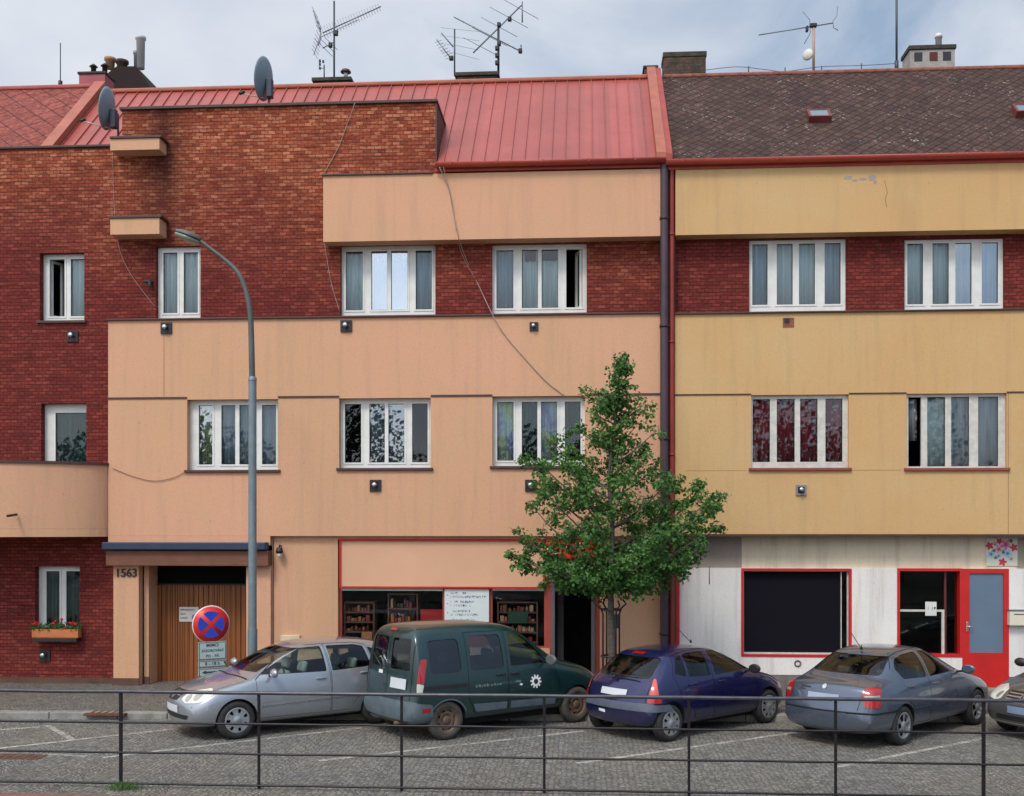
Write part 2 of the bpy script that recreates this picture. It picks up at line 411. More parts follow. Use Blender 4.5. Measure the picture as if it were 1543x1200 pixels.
RPIPE = simple('red_downpipe', srgb(128, 40, 30), .5, var=.2, vs=3)
DPIPE = simple('dark_downpipe', srgb(66, 48, 56), .5, var=.2, vs=3)
ROOFM = None
GLASS = glass_mat('window_glass', (.86, .9, .9, 1), 1.45); GLASSH = glass_mat('bright_reflecting_glass', (.86, .9, .9, 1), 1.5, base=.38); GLASSD = glass_mat('shop_glass', (.88, .9, .9, 1), 1.22)
CARGLASS = glass_mat('car_glass', (.62, .74, .71, 1), 1.45)
CARGLASSB = glass_mat('blue_film_glass', (.22, .30, .42, 1), 1.7)
GALV = simple('galvanised_steel', srgb(118, 130, 134), .5, metal=.3, var=.15, vs=5)
STEEL = simple('bright_metal', (.6, .6, .6, 1), .3, metal=.9, var=.1, obj=True)
CLEARL = simple('clear_lens', srgb(214, 212, 200), .15, var=.22, obj=True, vs=22, coat=1)
GREYP = simple('grey_bumper_plastic', srgb(86, 98, 104), .55, var=.2, obj=True, vs=6)
# ---------------- ground ----------------
random.seed(7)
YF, YB, YT = 21.6, 21.85, 21.5          # stucco face, brick face, top stucco boxes
KY = 18.55                              # kerb face
SZ = .10                                # pavement height
YR = YF+3.2                             # ridge
ROADM = setts('road_setts', srgb(114, 114, 110), srgb(142, 138, 129), .075, fan=True)
PAVEM = setts('pavement_setts', srgb(112, 108, 102), srgb(132, 126, 116), .065)
KERBM = simple('granite_kerb', srgb(134, 130, 122), .85, var=.3, vs=5, bs=50, bd=.004)
BRK2 = simple('brick_edging', srgb(120, 84, 70), .9, var=.35, vs=6, bs=30, bd=.006)
LINE = M('worn_road_paint')
_p = LINE.pos(); _n = LINE.noise(_p, 7, 7, .75); _n2 = LINE.noise(_p, .9, 3)
LINE.base(srgb(196, 192, 182)); LINE.set(Roughness=.8)
_tr = LINE.n('BsdfTransparent'); _mx = LINE.n('MixShader')
LINE.l(LINE.ramp(LINE.math('ADD', LINE.math('MULTIPLY', _n, .75), LINE.math('MULTIPLY', _n2, .3)), (.42, 0.), (.6, .75)), _mx.inputs[0]); LINE.l(_tr.outputs[0], _mx.inputs[1]); LINE.l(LINE.b.outputs[0], _mx.inputs[2]); LINE.l(_mx.outputs[0], LINE.out.inputs[0])
LINE = LINE.m
def sheet(name, x0, x1, y0, y1, z, m, kind='structure', label=None):
    bm = nb(); f = bm.faces.new([bm.verts.new(c) for c in ((x0,y0,z),(x1,y0,z),(x1,y1,z),(x0,y1,z))]); return tag(obj(name, bm, m), kind=kind)
sheet('ground', -700, 700, -700, 900, -.02, simple('far_ground', (.16, .15, .13, 1), .95))
sheet('road', -40, 40, 11.6, 21.2, 0, ROADM)
ky = lambda x: 18.72+.045*x
bm = nb(); prism(bm, [(-40, ky(-40)+.22), (40, ky(40)+.22), (40, 24), (-40, 24)], 'z', -.3, SZ); tag(obj('pavement', bm, PAVEM), kind='structure')
bm = nb(); x = -20
while x < 20:
    l = random.uniform(.8, 1.25); n0 = len(bm.verts); z_ = SZ+.012+random.uniform(-.004, .004); k_ = nb(); box(k_, .006, l-.006, 0, .215, -.2, z_, bev=.015)
    bmesh.ops.transform(k_, matrix=Matrix.Translation((x, ky(x), 0)) @ Matrix.Rotation(math.atan(.045), 4, 'Z'), verts=k_.verts); merge(bm, k_); x += l
tag(obj('kerb', bm, KERBM), kind='structure')
RY = 13.55                               # railing
bm = nb(); box(bm, -40, 40, 9.0, RY-.50, -.3, .03); tag(obj('brick_edging', bm, BRK2), kind='structure')
bm = nb()
def line(a, b, w=.10, z=.004):
    a, b = G(*a), G(*b); d = (b-a).normalized(); n = Vector((-d.y, d.x, 0))*w/2
    bm.faces.new([bm.verts.new((q.x, q.y, z)) for q in (a-n, b-n, b+n, a+n)])
for a, b in (((70, 1093), (110, 1115)), ((0, 1128), (262, 1099)), ((155, 1142), (545, 1097)), ((480, 1147), (880, 1102)), ((868, 1151), (1200, 1104)), ((1262, 1156), (1484, 1113)), ((130, 1140), (60, 1137)), ((0, 1100), (60, 1096))): line(a, b)
tag(obj('parking_lines', bm, LINE), kind='structure')
def cover(px, py, lab, z, w=.62, l=.62):
    g = G(px, py, z); bm = nb(); box(bm, g.x-w/2, g.x+w/2, g.y-l/2, g.y+l/2, z-.03, z+.008, bev=.004)
    for i in range(5):
        for j in range(5): box(bm, g.x-w*.4+i*w*.17, g.x-w*.4+i*w*.17+.06, g.y-l*.4+j*l*.17, g.y-l*.4+j*l*.17+.06, z+.008, z+.012)
    tag(obj('manhole_cover', bm, simple('rusty_iron', srgb(98, 66, 52), .8, var=.3, vs=8, metal=.2)), lab, 'manhole cover')
cover(163, 1074, 'rusty square manhole cover in the pavement near the kerb', SZ, .72, .36); cover(28, 1141, 'brown manhole cover in the road behind the railing at left', 0, .72, .34)
# ---------------- buildings ----------------
MAXX = FX(995, YF)
A = thing('apartment_building', 'peach stucco and red brick apartment house with a red metal roof', 'apartment building', (FX(420, YF), YF, 0))
B = thing('apartment_building', 'yellow stucco apartment house with a dark slate roof and red shop frames', 'apartment building', (FX(1280, YF), YF, 0))
def Zm(pts, Y): return sum(FZ(px, py, Y) for px, py in pts)/len(pts)
XL, X165, X995, X1018, XRR = -17.0, FX(163, YF), FX(997, YF), FX(1017, YF), 14.5
zT0, zT1 = Zm([(560, 363), (900, 358)], YT), Zm([(560, 264), (900, 257)], YT)      # top stucco box
zM1 = Zm([(250, 484), (580, 478), (900, 474)], YF); zJ = Zm([(220, 599), (900, 596)], YF); zM0 = FZ(600, 808, YF)
zP = Zm([(80, 224)], YB); zBk = Zm([(420, 161)], YB); zE = Zm([(830, 256), (985, 253)], YF)
rT0, rT1 = Zm([(1060, 354), (1500, 346)], YT), Zm([(1280, 251)], YT); rM1 = FZ(1280, 471, YF); rJ = FZ(1280, 593, YF); rM0 = FZ(1280, 805, YF)
def rect(a, b, c, d, Y): return (FX(a, Y), FX(c, Y), FZ((a+c)/2, d, Y), FZ((a+c)/2, b, Y))
GLASSM = glass_mat('sky_reflecting_glass', (.86, .9, .9, 1), 1.5, base=.14)
# -- curtains and windows
CUR = {'pale': fabric('pale_curtain', srgb(218, 224, 222), srgb(184, 196, 198)), 'white': fabric('white_curtain', srgb(236, 234, 236), srgb(216, 216, 222), 9),
       'blue': fabric('bluish_curtain', srgb(172, 186, 198), srgb(130, 146, 160), 20), 'green': fabric('green_curtain', srgb(62, 92, 86), srgb(34, 56, 54), 24),
       'red': fabric('red_patterned_curtain', srgb(176, 66, 76), srgb(136, 44, 56), 14, srgb(190, 186, 196)), 'grey': fabric('grey_sky_reflection', srgb(150, 158, 172), srgb(132, 140, 156), 4),
       'lace': fabric('lace_curtain', srgb(120, 122, 120), srgb(60, 62, 62), 12, srgb(190, 190, 186)), 'drape': fabric('white_drape', srgb(214, 216, 220), srgb(140, 144, 152), 6), 'dark': fabric('dark_curtain', srgb(44, 44, 46), srgb(30, 30, 32), 18)}
def rainbow():
    m = M('iridescent_curtain'); p = m.pos(); n = m.noise(p, 1, 4, .6, sc=(3, 3, 1.6), dist=.6); st = m.noise(p, 1, 2, .5, sc=(40, 1, .5))
    c = m.ramp(n, (.3, srgb(90, 130, 210)), (.4, srgb(190, 180, 220)), (.48, srgb(200, 232, 220)), (.56, srgb(226, 222, 130)), (.66, srgb(120, 170, 215)))
    m.base(m.mix(m.ramp(st, (.4, 0.), (.6, .35)), c, srgb(60, 90, 140))); m.set(Roughness=.6); return m.m
CUR['rain'] = rainbow()
def curtain(x0, x1, z0, z1, y, kind, par, drawn=None):
    bm = nb(); n = max(10, int((x1-x0)/.018)); a = random.uniform(0, 6); f = random.uniform(38, 60)
    g = [[], []]
    for i in range(n+1):
        x = x0+(x1-x0)*i/n; yy = y+.018*math.sin(a+x*f)+.01*math.sin(x*23+a)
        for r, z in enumerate((z0, z1)):
            xx = x
            if drawn and r == 0: xx = x0+(x1-x0)*(i/n)*drawn
            g[r].append(bm.verts.new((xx, yy, z)))
    for i in range(n):
        f_ = bm.faces.new((g[0][i], g[0][i+1], g[1][i+1], g[1][i])); f_.smooth = True
    r = bmesh.ops.extrude_face_region(bm, geom=bm.faces[:]); bmesh.ops.translate(bm, verts=[v for v in r['geom'] if isinstance(v, bmesh.types.BMVert)], vec=(0, .004, 0))
    bmesh.ops.recalc_face_normals(bm, faces=bm.faces)
    return obj('curtain', bm, CUR[kind], par)
F4 = [(.045, .225), (.315, .485), (.525, .70), (.785, .955)]
F4R = [(.035, .195), (.29, .455), (.52, .685), (.785, .95)]
F2 = [(.12, .44), (.58, .90)]
def window(par, op, Y, panes, kinds, frame=WHITE, rev=.13, sill=None, zf=(.09, .93), left=.05, openp=None, gl=None, gls={}, bar=None, proud=.012):
    """op: opening (x0,x1,z0,z1); panes: fractions of the frame's width"""
    x0, x1, z0, z1 = op; xa = x0+left*0; y0 = Y+rev; w = x1-x0; h = z1-z0; gl = gl or GLASS
    hs = [(x0+w*a, x0+w*b, z0+h*zf[0], z0+h*zf[1]) for a, b in panes]
    bm = nb(); slab(bm, x0, x1, z0, z1, y0, y0+.06, hs)
    # sashes stand proud of the frame; the double sash in the middle is one
    grp = []
    if len(panes) == 4: grp = [(hs[0][0], hs[0][1]), (hs[1][0], hs[2][1]), (hs[3][0], hs[3][1])]
    else: grp = [(h_[0], h_[1]) for h_ in hs]
    for (a, b) in grp:
        inn = [q for q in hs if a-1e-4 <= q[0] and q[1] <= b+1e-4]
        slab(bm, a-.035, b+.035, hs[0][2]-.035, hs[0][3]+.035, y0-proud, y0-.0005, inn)
    fr = obj('window', bm, frame, par)
    for i, (a, b, c, d) in enumerate(hs):
        k = kinds[i] if isinstance(kinds, (list, tuple)) else kinds
        if openp == i:     # sash swung inwards
            bm = nb(); slab(bm, 0, b-a, c, d, 0, .045, [(.045, b-a-.045, c+.05, d-.05)])
            ang = 72; M4 = Matrix.Translation((b-.01, y0+.07, 0)) @ Matrix.Rotation(R(180-ang), 4, 'Z')
            if bar == 'L': M4 = Matrix.Translation((a+.01, y0+.07, 0)) @ Matrix.Rotation(R(ang), 4, 'Z')
            bmesh.ops.transform(bm, matrix=M4, verts=bm.verts); bmesh.ops.recalc_face_normals(bm, faces=bm.faces); obj('open_sash', bm, frame, fr)
        else:
            bm = nb(); box(bm, a-.004, b+.004, y0+.025, y0+.031, c-.004, d+.004); obj('pane', bm, gls.get(i, gl), fr)
            bm = nb()
            slab(bm, a, b, c, d, y0+.012, y0+.024, [(a+.008, b-.008, c+.008, d-.008)]); obj('pane_seal', bm, BLACK, fr)
        if k: curtain(a-.06, b+.06, c-.02, d+.02, y0+.10, k, fr)
    if sill:
        bm = nb(); box(bm, x0-.05, x1+.05, Y-.05, y0-.002, z0-.045, z0+.008, bev=.006); obj('sill', bm, sill, fr)
    return fr
ao = {}
for k, r in dict(a1=(60, 381, 127, 484), a3=(53, 854, 120, 958), a4=(235, 371, 302, 480), a5=(513, 369, 656, 475), a6=(741, 367, 884, 472)).items(): ao[k] = rect(*r, YB)
ao['a2'] = rect(62, 608, 130, 795, YB)
for k, r in dict(a7=(282, 602, 419, 709), a8=(511, 600, 649, 706), a9=(742, 597, 881, 703)).items(): ao[k] = rect(*r, YF)
# walls
bm = nb(); slab(bm, XL, X165, 0, zP, YB, YB+.4, [ao['a1'], ao['a2'], ao['a3']]); obj('brick_wall', bm, BRICK, A)
bm = nb(); slab(bm, X165, X995, zM1-.3, zE-.02, YB, YB+.4, [ao['a4'], ao['a5'], ao['a6']]); obj('brick_wall', bm, BRICK, A)
XK0, XK1 = FX(184, YB), FX(656, YB)
bm = nb(); box(bm, XK0, XK1, YB+.001, YB+1.7, zE-.02, zBk); box(bm, XL, XK0-.002, YB+.001, YB+.4, zE-.02, zP+.002); obj('brick_parapet', bm, BRICK, A)
bm = nb(); slab(bm, X165, X995, zM0, zM1, YF, YB-.001, [ao['a7'], ao['a8'], ao['a9']], 0, 0)
o = obj('stucco_wall', bm, PEACH, A)
bm = nb()
for k in ('a7', 'a8', 'a9'):
    a, b, c, d = ao[k]
    slab(bm, a-.5, b+.5, c-.4, d+.4, YB, YB+.2, [ao[k]])
obj('inner_wall', bm, PEACH, A)
bm = nb(); box(bm, FX(487, YT), X995-.003, YT, YB-.002, zT0, zT1); obj('stucco_wall', bm, PEACH, A)
# flashings, ledges
bm = nb()
box(bm, X165-.03, X995, YF-.05, YB-.003, zM1, zM1+.035, bev=.008)
box(bm, XL, X165+.02, YB-.05, YB+.34, zP, zP+.05, bev=.01)
box(bm, XK0-.04, XK1+.05, YB-.06, YB+1.75, zBk, zBk+.06, bev=.01)
box(bm, FX(487, YT)-.03, XK1, YT-.04, YB-.003, zT1, zT1+.03, bev=.006)
for a, b in (((X165), ao['a7'][0]), (ao['a7'][1], ao['a8'][0]), (ao['a8'][1], ao['a9'][0]), (ao['a9'][1], X995)): box(bm, a+.002, b-.002, YF-.018, YF-.001, zJ-.018, zJ+.018)
box(bm, XK1+.003, XK1+.03, YB-.02, YB+1.7, zE, zBk)
pieces('flashing', bm, FLASH, A)
for py0, py1 in ((206, 227), (326, 354)):
    z1, z0 = FZ(200, py0, YB-.35), FZ(200, py1, YB-.35); bm = nb()
    box(bm, FX(167, YB-.35), FX(241, YB-.35), YB-.38, YB-.001, z0, z1-.05, bev=.004); l = obj('stucco_ledge', bm, PEACH, A)
    bm = nb(); box(bm, FX(165, YB-.4), FX(243, YB-.4), YB-.41, YB-.002, z1-.049, z1, bev=.008); obj('ledge_capping', bm, FLASH, l)
# balcony, bowed
zb1, zb0 = FZ(100, 703, YB), FZ(60, 797, YB-1)
XE = X165+.03; cxb = XL+1; prof = []
for i in range(33):
    t = i/32*math.pi/2; prof.append((XE-4.3*(1-math.sin(t))**1.0 if 0 else (XE-3.6+3.6*math.sin(t)), YB-1.5*math.cos(t)))
out = [(XE-3.6-3.6*math.sin(i/32*math.pi/2), YB-1.5*math.cos(i/32*math.pi/2)) for i in range(32, 0, -1)]+prof
def wallstrip(bm, pts, th, z0, z1):
    P = [Vector((p[0], p[1], 0)) for p in pts]; n = len(P); I = []
    for i in range(n):
        d = (P[min(i+1, n-1)]-P[max(i-1, 0)]).normalized(); I.append(P[i]+Vector((-d.y, d.x, 0))*th)
    V = [[bm.verts.new((q.x, q.y, z)) for q in L] for L, z in ((P, z0), (P, z1), (I, z1), (I, z0))]
    for j in range(4):
        for i in range(n-1):
            f = bm.faces.new((V[j][i], V[j][i+1], V[(j+1)%4][i+1], V[(j+1)%4][i])); f.smooth = j in (0, 2)
    bm.faces.new([V[j][0] for j in range(4)]); bm.faces.new([V[j][-1] for j in range(4)][::-1]); bmesh.ops.recalc_face_normals(bm, faces=bm.faces)
out = [(x, min(y, YB-.003)) for x, y in out]
bm = nb(); wallstrip(bm, out, .12, zb0, zb1); bal = obj('balcony', bm, PEACH, A, smooth=40)
bm = nb(); prism(bm, out[::2]+[out[-1]], 'z', zb0-.16, zb0-.002); obj('balcony_slab', bm, PEACH, bal)
bm = nb(); wallstrip(bm, [(x+(x-XE+3.6)*.008, y-.03 if y < YB-.1 else y) for x, y in out], .18, zb1+.001, zb1+.05); obj('coping', bm, FLASH, bal, smooth=40)
bm = nb(); g = P3(17, 777, YB-1.44); tube(bm, [(g.x, g.y+.2, g.z+.02), (g.x, g.y-.14, g.z-.01)], .025, 8); obj('drain_spout', bm, DARK, bal)
# windows of A
window(A, ao['a1'], YB, [(.14, .48), (.62, .93)], [None, 'pale'], rev=.16, sill=FLASH, openp=0, bar='L')
window(A, ao['a2'], YB, [(.24, .93)], ['green'], rev=.16, zf=(.05, .93))
window(A, ao['a3'], YB, [(.17, .47), (.62, .95)], ['green', 'green'], rev=.16, sill=FLASH)
window(A, ao['a4'], YB, [(.12, .44), (.58, .90)], 'pale', rev=.12)
window(A, ao['a5'], YB, F4, ['pale', 'white', 'white', 'blue'], rev=.12, gls={1: GLASSH, 2: GLASSH})
window(A, ao['a6'], YB, F4, ['blue', 'pale', 'pale', None], rev=.12, openp=3)
window(A, ao['a7'], YF, [(.10, .25), (.35, .505), (.55, .70), (.80, .955)], ['rain', 'blue', 'blue', 'blue'], rev=.16, sill=FLASH, gls={0: GLASSM})
window(A, ao['a8'], YF, F4, [None, 'grey', 'grey', None], rev=.16, sill=FLASH, gls={1: GLASSM, 2: GLASSM})  # grey sheets in the middle panes imitate reflected sky
window(A, ao['a9'], YF, F4, ['rain', 'green', 'rain', 'green'], rev=.16, sill=FLASH)
# dark red strips imitate a red roof reflected high in the top windows
bm = nb()
for k, fr_ in (('a5', (.32, .70)), ('a6', (.32, .70))):
    a, b, c, d = ao[k]; box(bm, a+(b-a)*fr_[0], a+(b-a)*fr_[1], YB+.2, YB+.23, d-.30, d-.09)
pieces('roof_reflection_strip', bm, simple('red_roof_reflection', srgb(70, 22, 26), .8), A)
# ground floor of A
GX = lambda px, Y=YF+.12: FX(px, Y)
GY = YF+.12
shop = (GX(509), GX(904), SZ, FZ(650, 812, GY))
bm = nb(); slab(bm, GX(410), X995, 0, zM0-.002, GY, GY+.45, [shop]); w_ = obj('ground_floor_wall', bm, PEACH, A)
# portal with garage door
PY = YF+.02
por = (FX(209, PY), FX(371, PY), SZ, FZ(300, 853, PY)); zc = FZ(300, 829, PY)
bm = nb(); slab(bm, X165+.10, GX(410)-.003, 0, FZ(300, 852, PY), PY, PY+.2, [(FX(209, PY), FX(371, PY), 0, FZ(300, 853, PY)-.001)]); obj('portal_pillar', bm, PEACH, A)
bm = nb(); box(bm, FX(211, PY), FX(237, GY+.55), PY+.20, PY+.75, 0, por[3]); box(bm, FX(370, PY)-.005, FX(386, PY), PY+.2, PY+.75, 0, por[3]); pieces('portal_reveal', bm, PEACH, A)
bm = nb(); box(bm, X165, GX(410)-.004, YF, GY+.4, FZ(300, 822, YF), zM0-.002); obj('stucco_wall', bm, PEACH, A)
bm = nb(); box(bm, X165+.02, FX(408, PY), YF-.16, PY+.25, FZ(300, 853, YF-.16), FZ(300, 830, YF-.16), bev=.01); obj('portal_fascia', bm, simple('brown_fascia', srgb(112, 70, 50), .7, var=.15), A)
bm = nb(); box(bm, X165-.02, FX(406, PY), YF-.26, YF-.01, FZ(300, 829, YF-.26)+.004, FZ(300, 819, YF-.26)+.02, bev=.015); obj('portal_canopy', bm, simple('navy_sheet_metal', srgb(36, 52, 76), .45, var=.2), A)
gd = (FX(238, GY+.55)-.03, FX(370, GY+.55)+.12, SZ-.05, FZ(300, 882, GY+.55)); bm = nb(); x = gd[0]; n = 18; w = (gd[1]-gd[0])/n
for i in range(n): box(bm, x+i*w+.004, x+(i+1)*w-.004, GY+.55, GY+.58, gd[2], gd[3], bev=.004)
box(bm, gd[0]-.1, gd[1]+.1, GY+.585, GY+.62, gd[2], gd[3]+.02); gdo = obj('garage_door', bm, wood('brown_boards', srgb(146, 84, 34), srgb(116, 64, 24)), A)
bm = nb(); box(bm, gd[0]-.1, gd[1]+.1, GY+.56, GY+.6, gd[3]+.03, por[3]+.2); obj('transom', bm, simple('black_transom', srgb(14, 11, 12), .8, spec=.1), A)
bm = nb(); box(bm, gd[0]-.1, gd[1]+.1, GY+.53, GY+.60, gd[3]-.002, gd[3]+.03); obj('door_rail', bm, simple('dark_wood', srgb(50, 28, 18), .6), A)
# plinth
bm = nb(); box(bm, XL, X165+.10, YB-.03, YB-.001, 0, FZ(80, 1021, YB)); box(bm, X165+.08, FX(210, PY), PY-.03, PY-.001, 0, FZ(180, 1022, PY)); box(bm, FX(212, PY), FX(237, GY+.55)+.02, PY+.17, PY+.198, 0, FZ(220, 1022, PY)); box(bm, FX(371, PY), GX(410), PY-.03, PY-.001, 0, .4)
pieces('plinth', bm, PLINTH, A)
# vertical movement joints and old repairs
bm = nb()
box(bm, FX(247, YF)-.004, FX(247, YF)+.004, YF-.003, YF-.0005, zJ+.03, FZ(247, 505, YF)); box(bm, FX(412, GY)-.006, FX(412, GY)+.01, GY-.01, GY-.0005, .1, zM0-.04); pieces('render_joint', bm, simple('joint', srgb(126, 84, 62), .9), A)
# shop front
SF = GY+.10
def Q(a, b, c, d, Y=SF): return rect(a, b, c, d, Y)
sR = simple('faded_red_frame', srgb(158, 70, 56), .5, var=.15); sP = simple('mauve_frame', srgb(170, 140, 142), .5, var=.1)
wL, wR, dO = Q(515, 890, 667, 1000), Q(742, 890, 820, 974), Q(836, 872, 891, 1004+30)
bm = nb(); slab(bm, shop[0], shop[1], SZ+.0, shop[3], SF, SF+.10, [wL, wR, dO, Q(515, 815, 820, 884)]); sf = obj('shopfront_frame', bm, sR, A)
bm = nb(); box(bm, wL[0], wL[1], SF-.02, SF-.001, wL[3]-.005, wL[3]+.04); box(bm, wR[0], wR[1], SF-.02, SF-.001, wR[3]-.005, wR[3]+.04); pieces('window_head_trim', bm, WHITE, sf)
bm = nb(); box(bm, shop[0], shop[1]-.6, SF-.10, SF-.001, FZ(650, 814, SF), shop[3]-.001); obj('red_lintel', bm, RED, sf)
for nm, q in (('shop_window', wL), ('shop_window', wR)):
    bm = nb(); box(bm, q[0]-.01, q[1]+.01, SF+.05, SF+.06, q[2]-.01, q[3]+.01); obj(nm, bm, GLASSD, sf)
bm = nb(); box(bm, shop[0], dO[0]-.1, SF-.02, SF-.001, SZ, FZ(700, 976, SF)); obj('shopfront_apron', bm, PEACH, sf)
# doorway: jambs, threshold, open leaf inside
bm = nb(); box(bm, dO[0]-.06, dO[0]-.002, SF-.03, SF+.45, SZ, dO[3]); box(bm, dO[1]+.002, dO[1]+.07, SF-.03, SF+.3, SZ, dO[3]); dj = obj('doorway', bm, simple('grey_door_jamb', srgb(96, 92, 98), .5, var=.15), A)
bm = nb(); box(bm, dO[0]-.3, dO[1]+.3, SF-.35, SF+.5, 0, SZ+.14, bev=.01); obj('doorstep', bm, KERBM, dj)
bm = nb(); slab(bm, dO[0]+.02, dO[0]+.70, SZ+.16, dO[3]-.05, 0, .05, [(dO[0]+.12, dO[0]+.60, SZ+.9, dO[3]-.15)]); bmesh.ops.transform(bm, matrix=Matrix.Translation((dO[0]+.04, SF+.46, 0)) @ Matrix.Rotation(R(80), 4, 'Z') @ Matrix.Translation((-dO[0], 0, 0)), verts=bm.verts); obj('door_leaf', bm, DARK, dj)
# signs on the shop front
pn = Q(512, 814, 820, 886, SF-.12)
bm = nb(); box(bm, pn[0]+.02, pn[1]-.02, SF-.09, SF-.02, pn[2]+.02, pn[3]-.02, bev=.006); sg_ = tag(obj('shop_sign', bm, PANEL), 'long blank peach sign panel above the shop windows', 'sign')
bm = nb(); slab(bm, pn[0]-.01, pn[1]+.01, pn[2]-.01, pn[3]+.01, SF-.12, SF-.07, [(pn[0]+.02, pn[1]-.02, pn[2]+.02, pn[3]-.02)]); obj('sign_frame', bm, RED, sg_)
ds = Q(823, 813, 896, 842, SF-.12); bm = nb(); box(bm, ds[0], ds[1], SF-.14, SF-.02, ds[2], ds[3], bev=.006)
dsg = tag(obj('shop_sign', bm, simple('bright_red_sign', srgb(232, 40, 26), .4, var=.05)), 'red sign with white lettering over the dark doorway, half hidden by the tree', 'sign')
for px, py, r_ in ((829, 829, .07), (836, 833, .06), (851, 824, .06), (872, 822, .09)):
    g = P3(px, py, SF-.145); bm = nb(); lathe(bm, [(r_, -.006), (r_, 0), (r_*.45, 0), (r_*.45, -.006)], g, 'y', 14, close=True); bmesh.ops.scale(bm, vec=(1, 1, .6), space=Matrix.Translation(-g), verts=bm.verts); obj('lettering', bm, WHITE, dsg)
d2 = Q(824, 846, 893, 868, SF-.06); bm = nb(); box(bm, d2[0], d2[1], SF-.08, SF-.02, d2[2], d2[3], bev=.004); d2o = tag(obj('shop_sign', bm, simple('grey_sign', srgb(140, 138, 142), .5)), 'narrow grey sign with white writing directly under the red sign', 'sign')
merge_b = nb()
for i in range(9): 
    if i % 4 != 3: box(merge_b, d2[0]+.08+i*.09, d2[0]+.14+i*.09, SF-.086, SF-.081, d2[2]+.08, d2[3]-.09)
obj('lettering', merge_b, WHITE, d2o)
ib = Q(670, 888, 737, 948, SF-.05); bm = nb(); box(bm, ib[0], ib[1], SF-.07, SF-.02, ib[2], ib[3], bev=.004); ibo = tag(obj('info_board', bm, simple('white_board', srgb(206, 214, 210), .5, var=.04)), 'white notice board with lines of small writing between the two shop windows', 'notice board')
tb = simple('grey_blue_print', srgb(92, 100, 130), .6, var=.2); W_ = ib[1]-ib[0]; Hh = ib[3]-ib[2]
for fx, fz, s, sz, c in ((.12, .90, 'KOPÍROVÁNÍ', .052, tb), (.12, .83, 'DOKUMENTY, MAPY', .052, tb), (.12, .66, 'BAREVNÝ TISK', .052, tb), (.12, .59, 'FOTO, PAPÍR', .052, tb), (.12, .41, 'OBÁLKY A', .052, tb), (.12, .34, 'KANCEL. POTŘEBY', .052, tb), (.14, .20, 'hračky a dárky', .048, tb)):
    pass
def squig(par, x, z, w, h, mat, y, seed):
    """a line of small illegible lettering"""
    rnd = random.Random(seed); bm = nb(); q = x
    while q < x+w:
        l = rnd.uniform(.4, .8)*h
        if rnd.random() > .14:
            box(bm, q, q+h*.16, y-.003, y, z, z+h); 
            if rnd.random() > .4: box(bm, q+h*.161, q+l, y-.003, y, z+h*rnd.choice((0, .4, .8)), z+h*rnd.choice((.2, .6, 1)))
        q += l+h*.22
    return obj('lettering', bm, mat, par)
for i, (fz, w1, w2) in enumerate(((.86, .33, .78), (.64, .52, .46), (.41, .42, .62))):
    zz = ib[2]+Hh*fz; squig(ibo, ib[0]+.14*W_, zz+.015, W_*w1, .042, tb, SF-.0705, i*7+1); squig(ibo, ib[0]+.14*W_, zz-.06, W_*w2, .042, tb, SF-.0705, i*7+2)
    bm = nb(); lathe(bm, [(.012, 0), (.012, -.004)], (ib[0]+.07*W_, SF-.07, zz-.005), 'y', 10); obj('bullet_mark', bm, tb, ibo)
squig(ibo, ib[0]+.14*W_, ib[2]+Hh*.20, W_*.55, .042, tb, SF-.0705, 33)
# goods inside
def shelf(x0, x1, y, z1, lab, n, seed, cols):
    t = thing('shelf_unit', lab, 'shelf', ((x0+x1)/2, y, SZ+.1)); rnd = random.Random(seed); sw = simple('pale_shelf_wood', srgb(112, 72, 58), .7)
    bm = nb(); box(bm, x0, x0+.03, y, y+.35, SZ+.1, z1); box(bm, x1-.03, x1, y, y+.35, SZ+.1, z1); obj('upright', bm, sw, t)
    dz = (z1-SZ-.1)/n
    for i in range(1, n+1):
        z = SZ+.1+i*dz-.03; bm = nb(); box(bm, x0+.031, x1-.031, y, y+.34, z, z+.03); obj('shelf_board', bm, sw, t)
        if i == n: continue
        x = x0+.06
        while x < x1-.12:
            w = rnd.uniform(.035, .085); h = rnd.uniform(.3, .85)*(dz-.04); d = rnd.uniform(.1, .25); bm = nb()
            if rnd.random() > .6: lathe(bm, [(w*.4, 0), (w*.42, h*.7), (w*.18, h*.85), (w*.18, h)], (x+w/2, y+.12, z+.031), 'z', 10); cat = 'bottle'
            else: box(bm, x, x+w, y+.02, y+d, z+.031, z+.031+h, bev=.008); cat = 'box'
            nm, c = rnd.choice(cols); o = obj('shop_'+cat, bm, simple('goods_'+nm, c, .6), None); tag(o, 'small shop goods on the shelf behind the window', cat, 'small goods on the shop shelves')
            x += w+rnd.uniform(.002, .02)
    return t
gc = [('red', srgb(140, 46, 40)), ('brown', srgb(120, 72, 52)), ('orange', srgb(176, 104, 64)), ('cream', srgb(180, 150, 124)), ('green', srgb(64, 84, 64)), ('blue', srgb(60, 70, 100))]
shelf(FX(589, SF+.5), FX(634, SF+.5), SF+.12, FZ(610, 893, SF+.5), 'open wooden shelf unit with goods behind the left shop window', 6, 3, gc)
shelf(FX(527, SF+.7), FX(572, SF+.7), SF+.14, FZ(550, 905, SF+.6), 'shelf unit of red and brown packets at the window\'s left end', 8, 5, gc[:3])
shelf(FX(752, SF+.6), FX(812, SF+.6), SF+.12, FZ(780, 905, SF+.5), 'shelf unit of red goods behind the right shop window', 8, 9, gc[:4])
q = Q(633, 919, 668, 970, SF+.03); bm = nb(); box(bm, q[0], q[1]-.02, SF+.10, SF+.12, q[2], q[3]); rp = tag(obj('poster', bm, RED), 'red poster with pale handwriting low in the left shop window', 'poster')
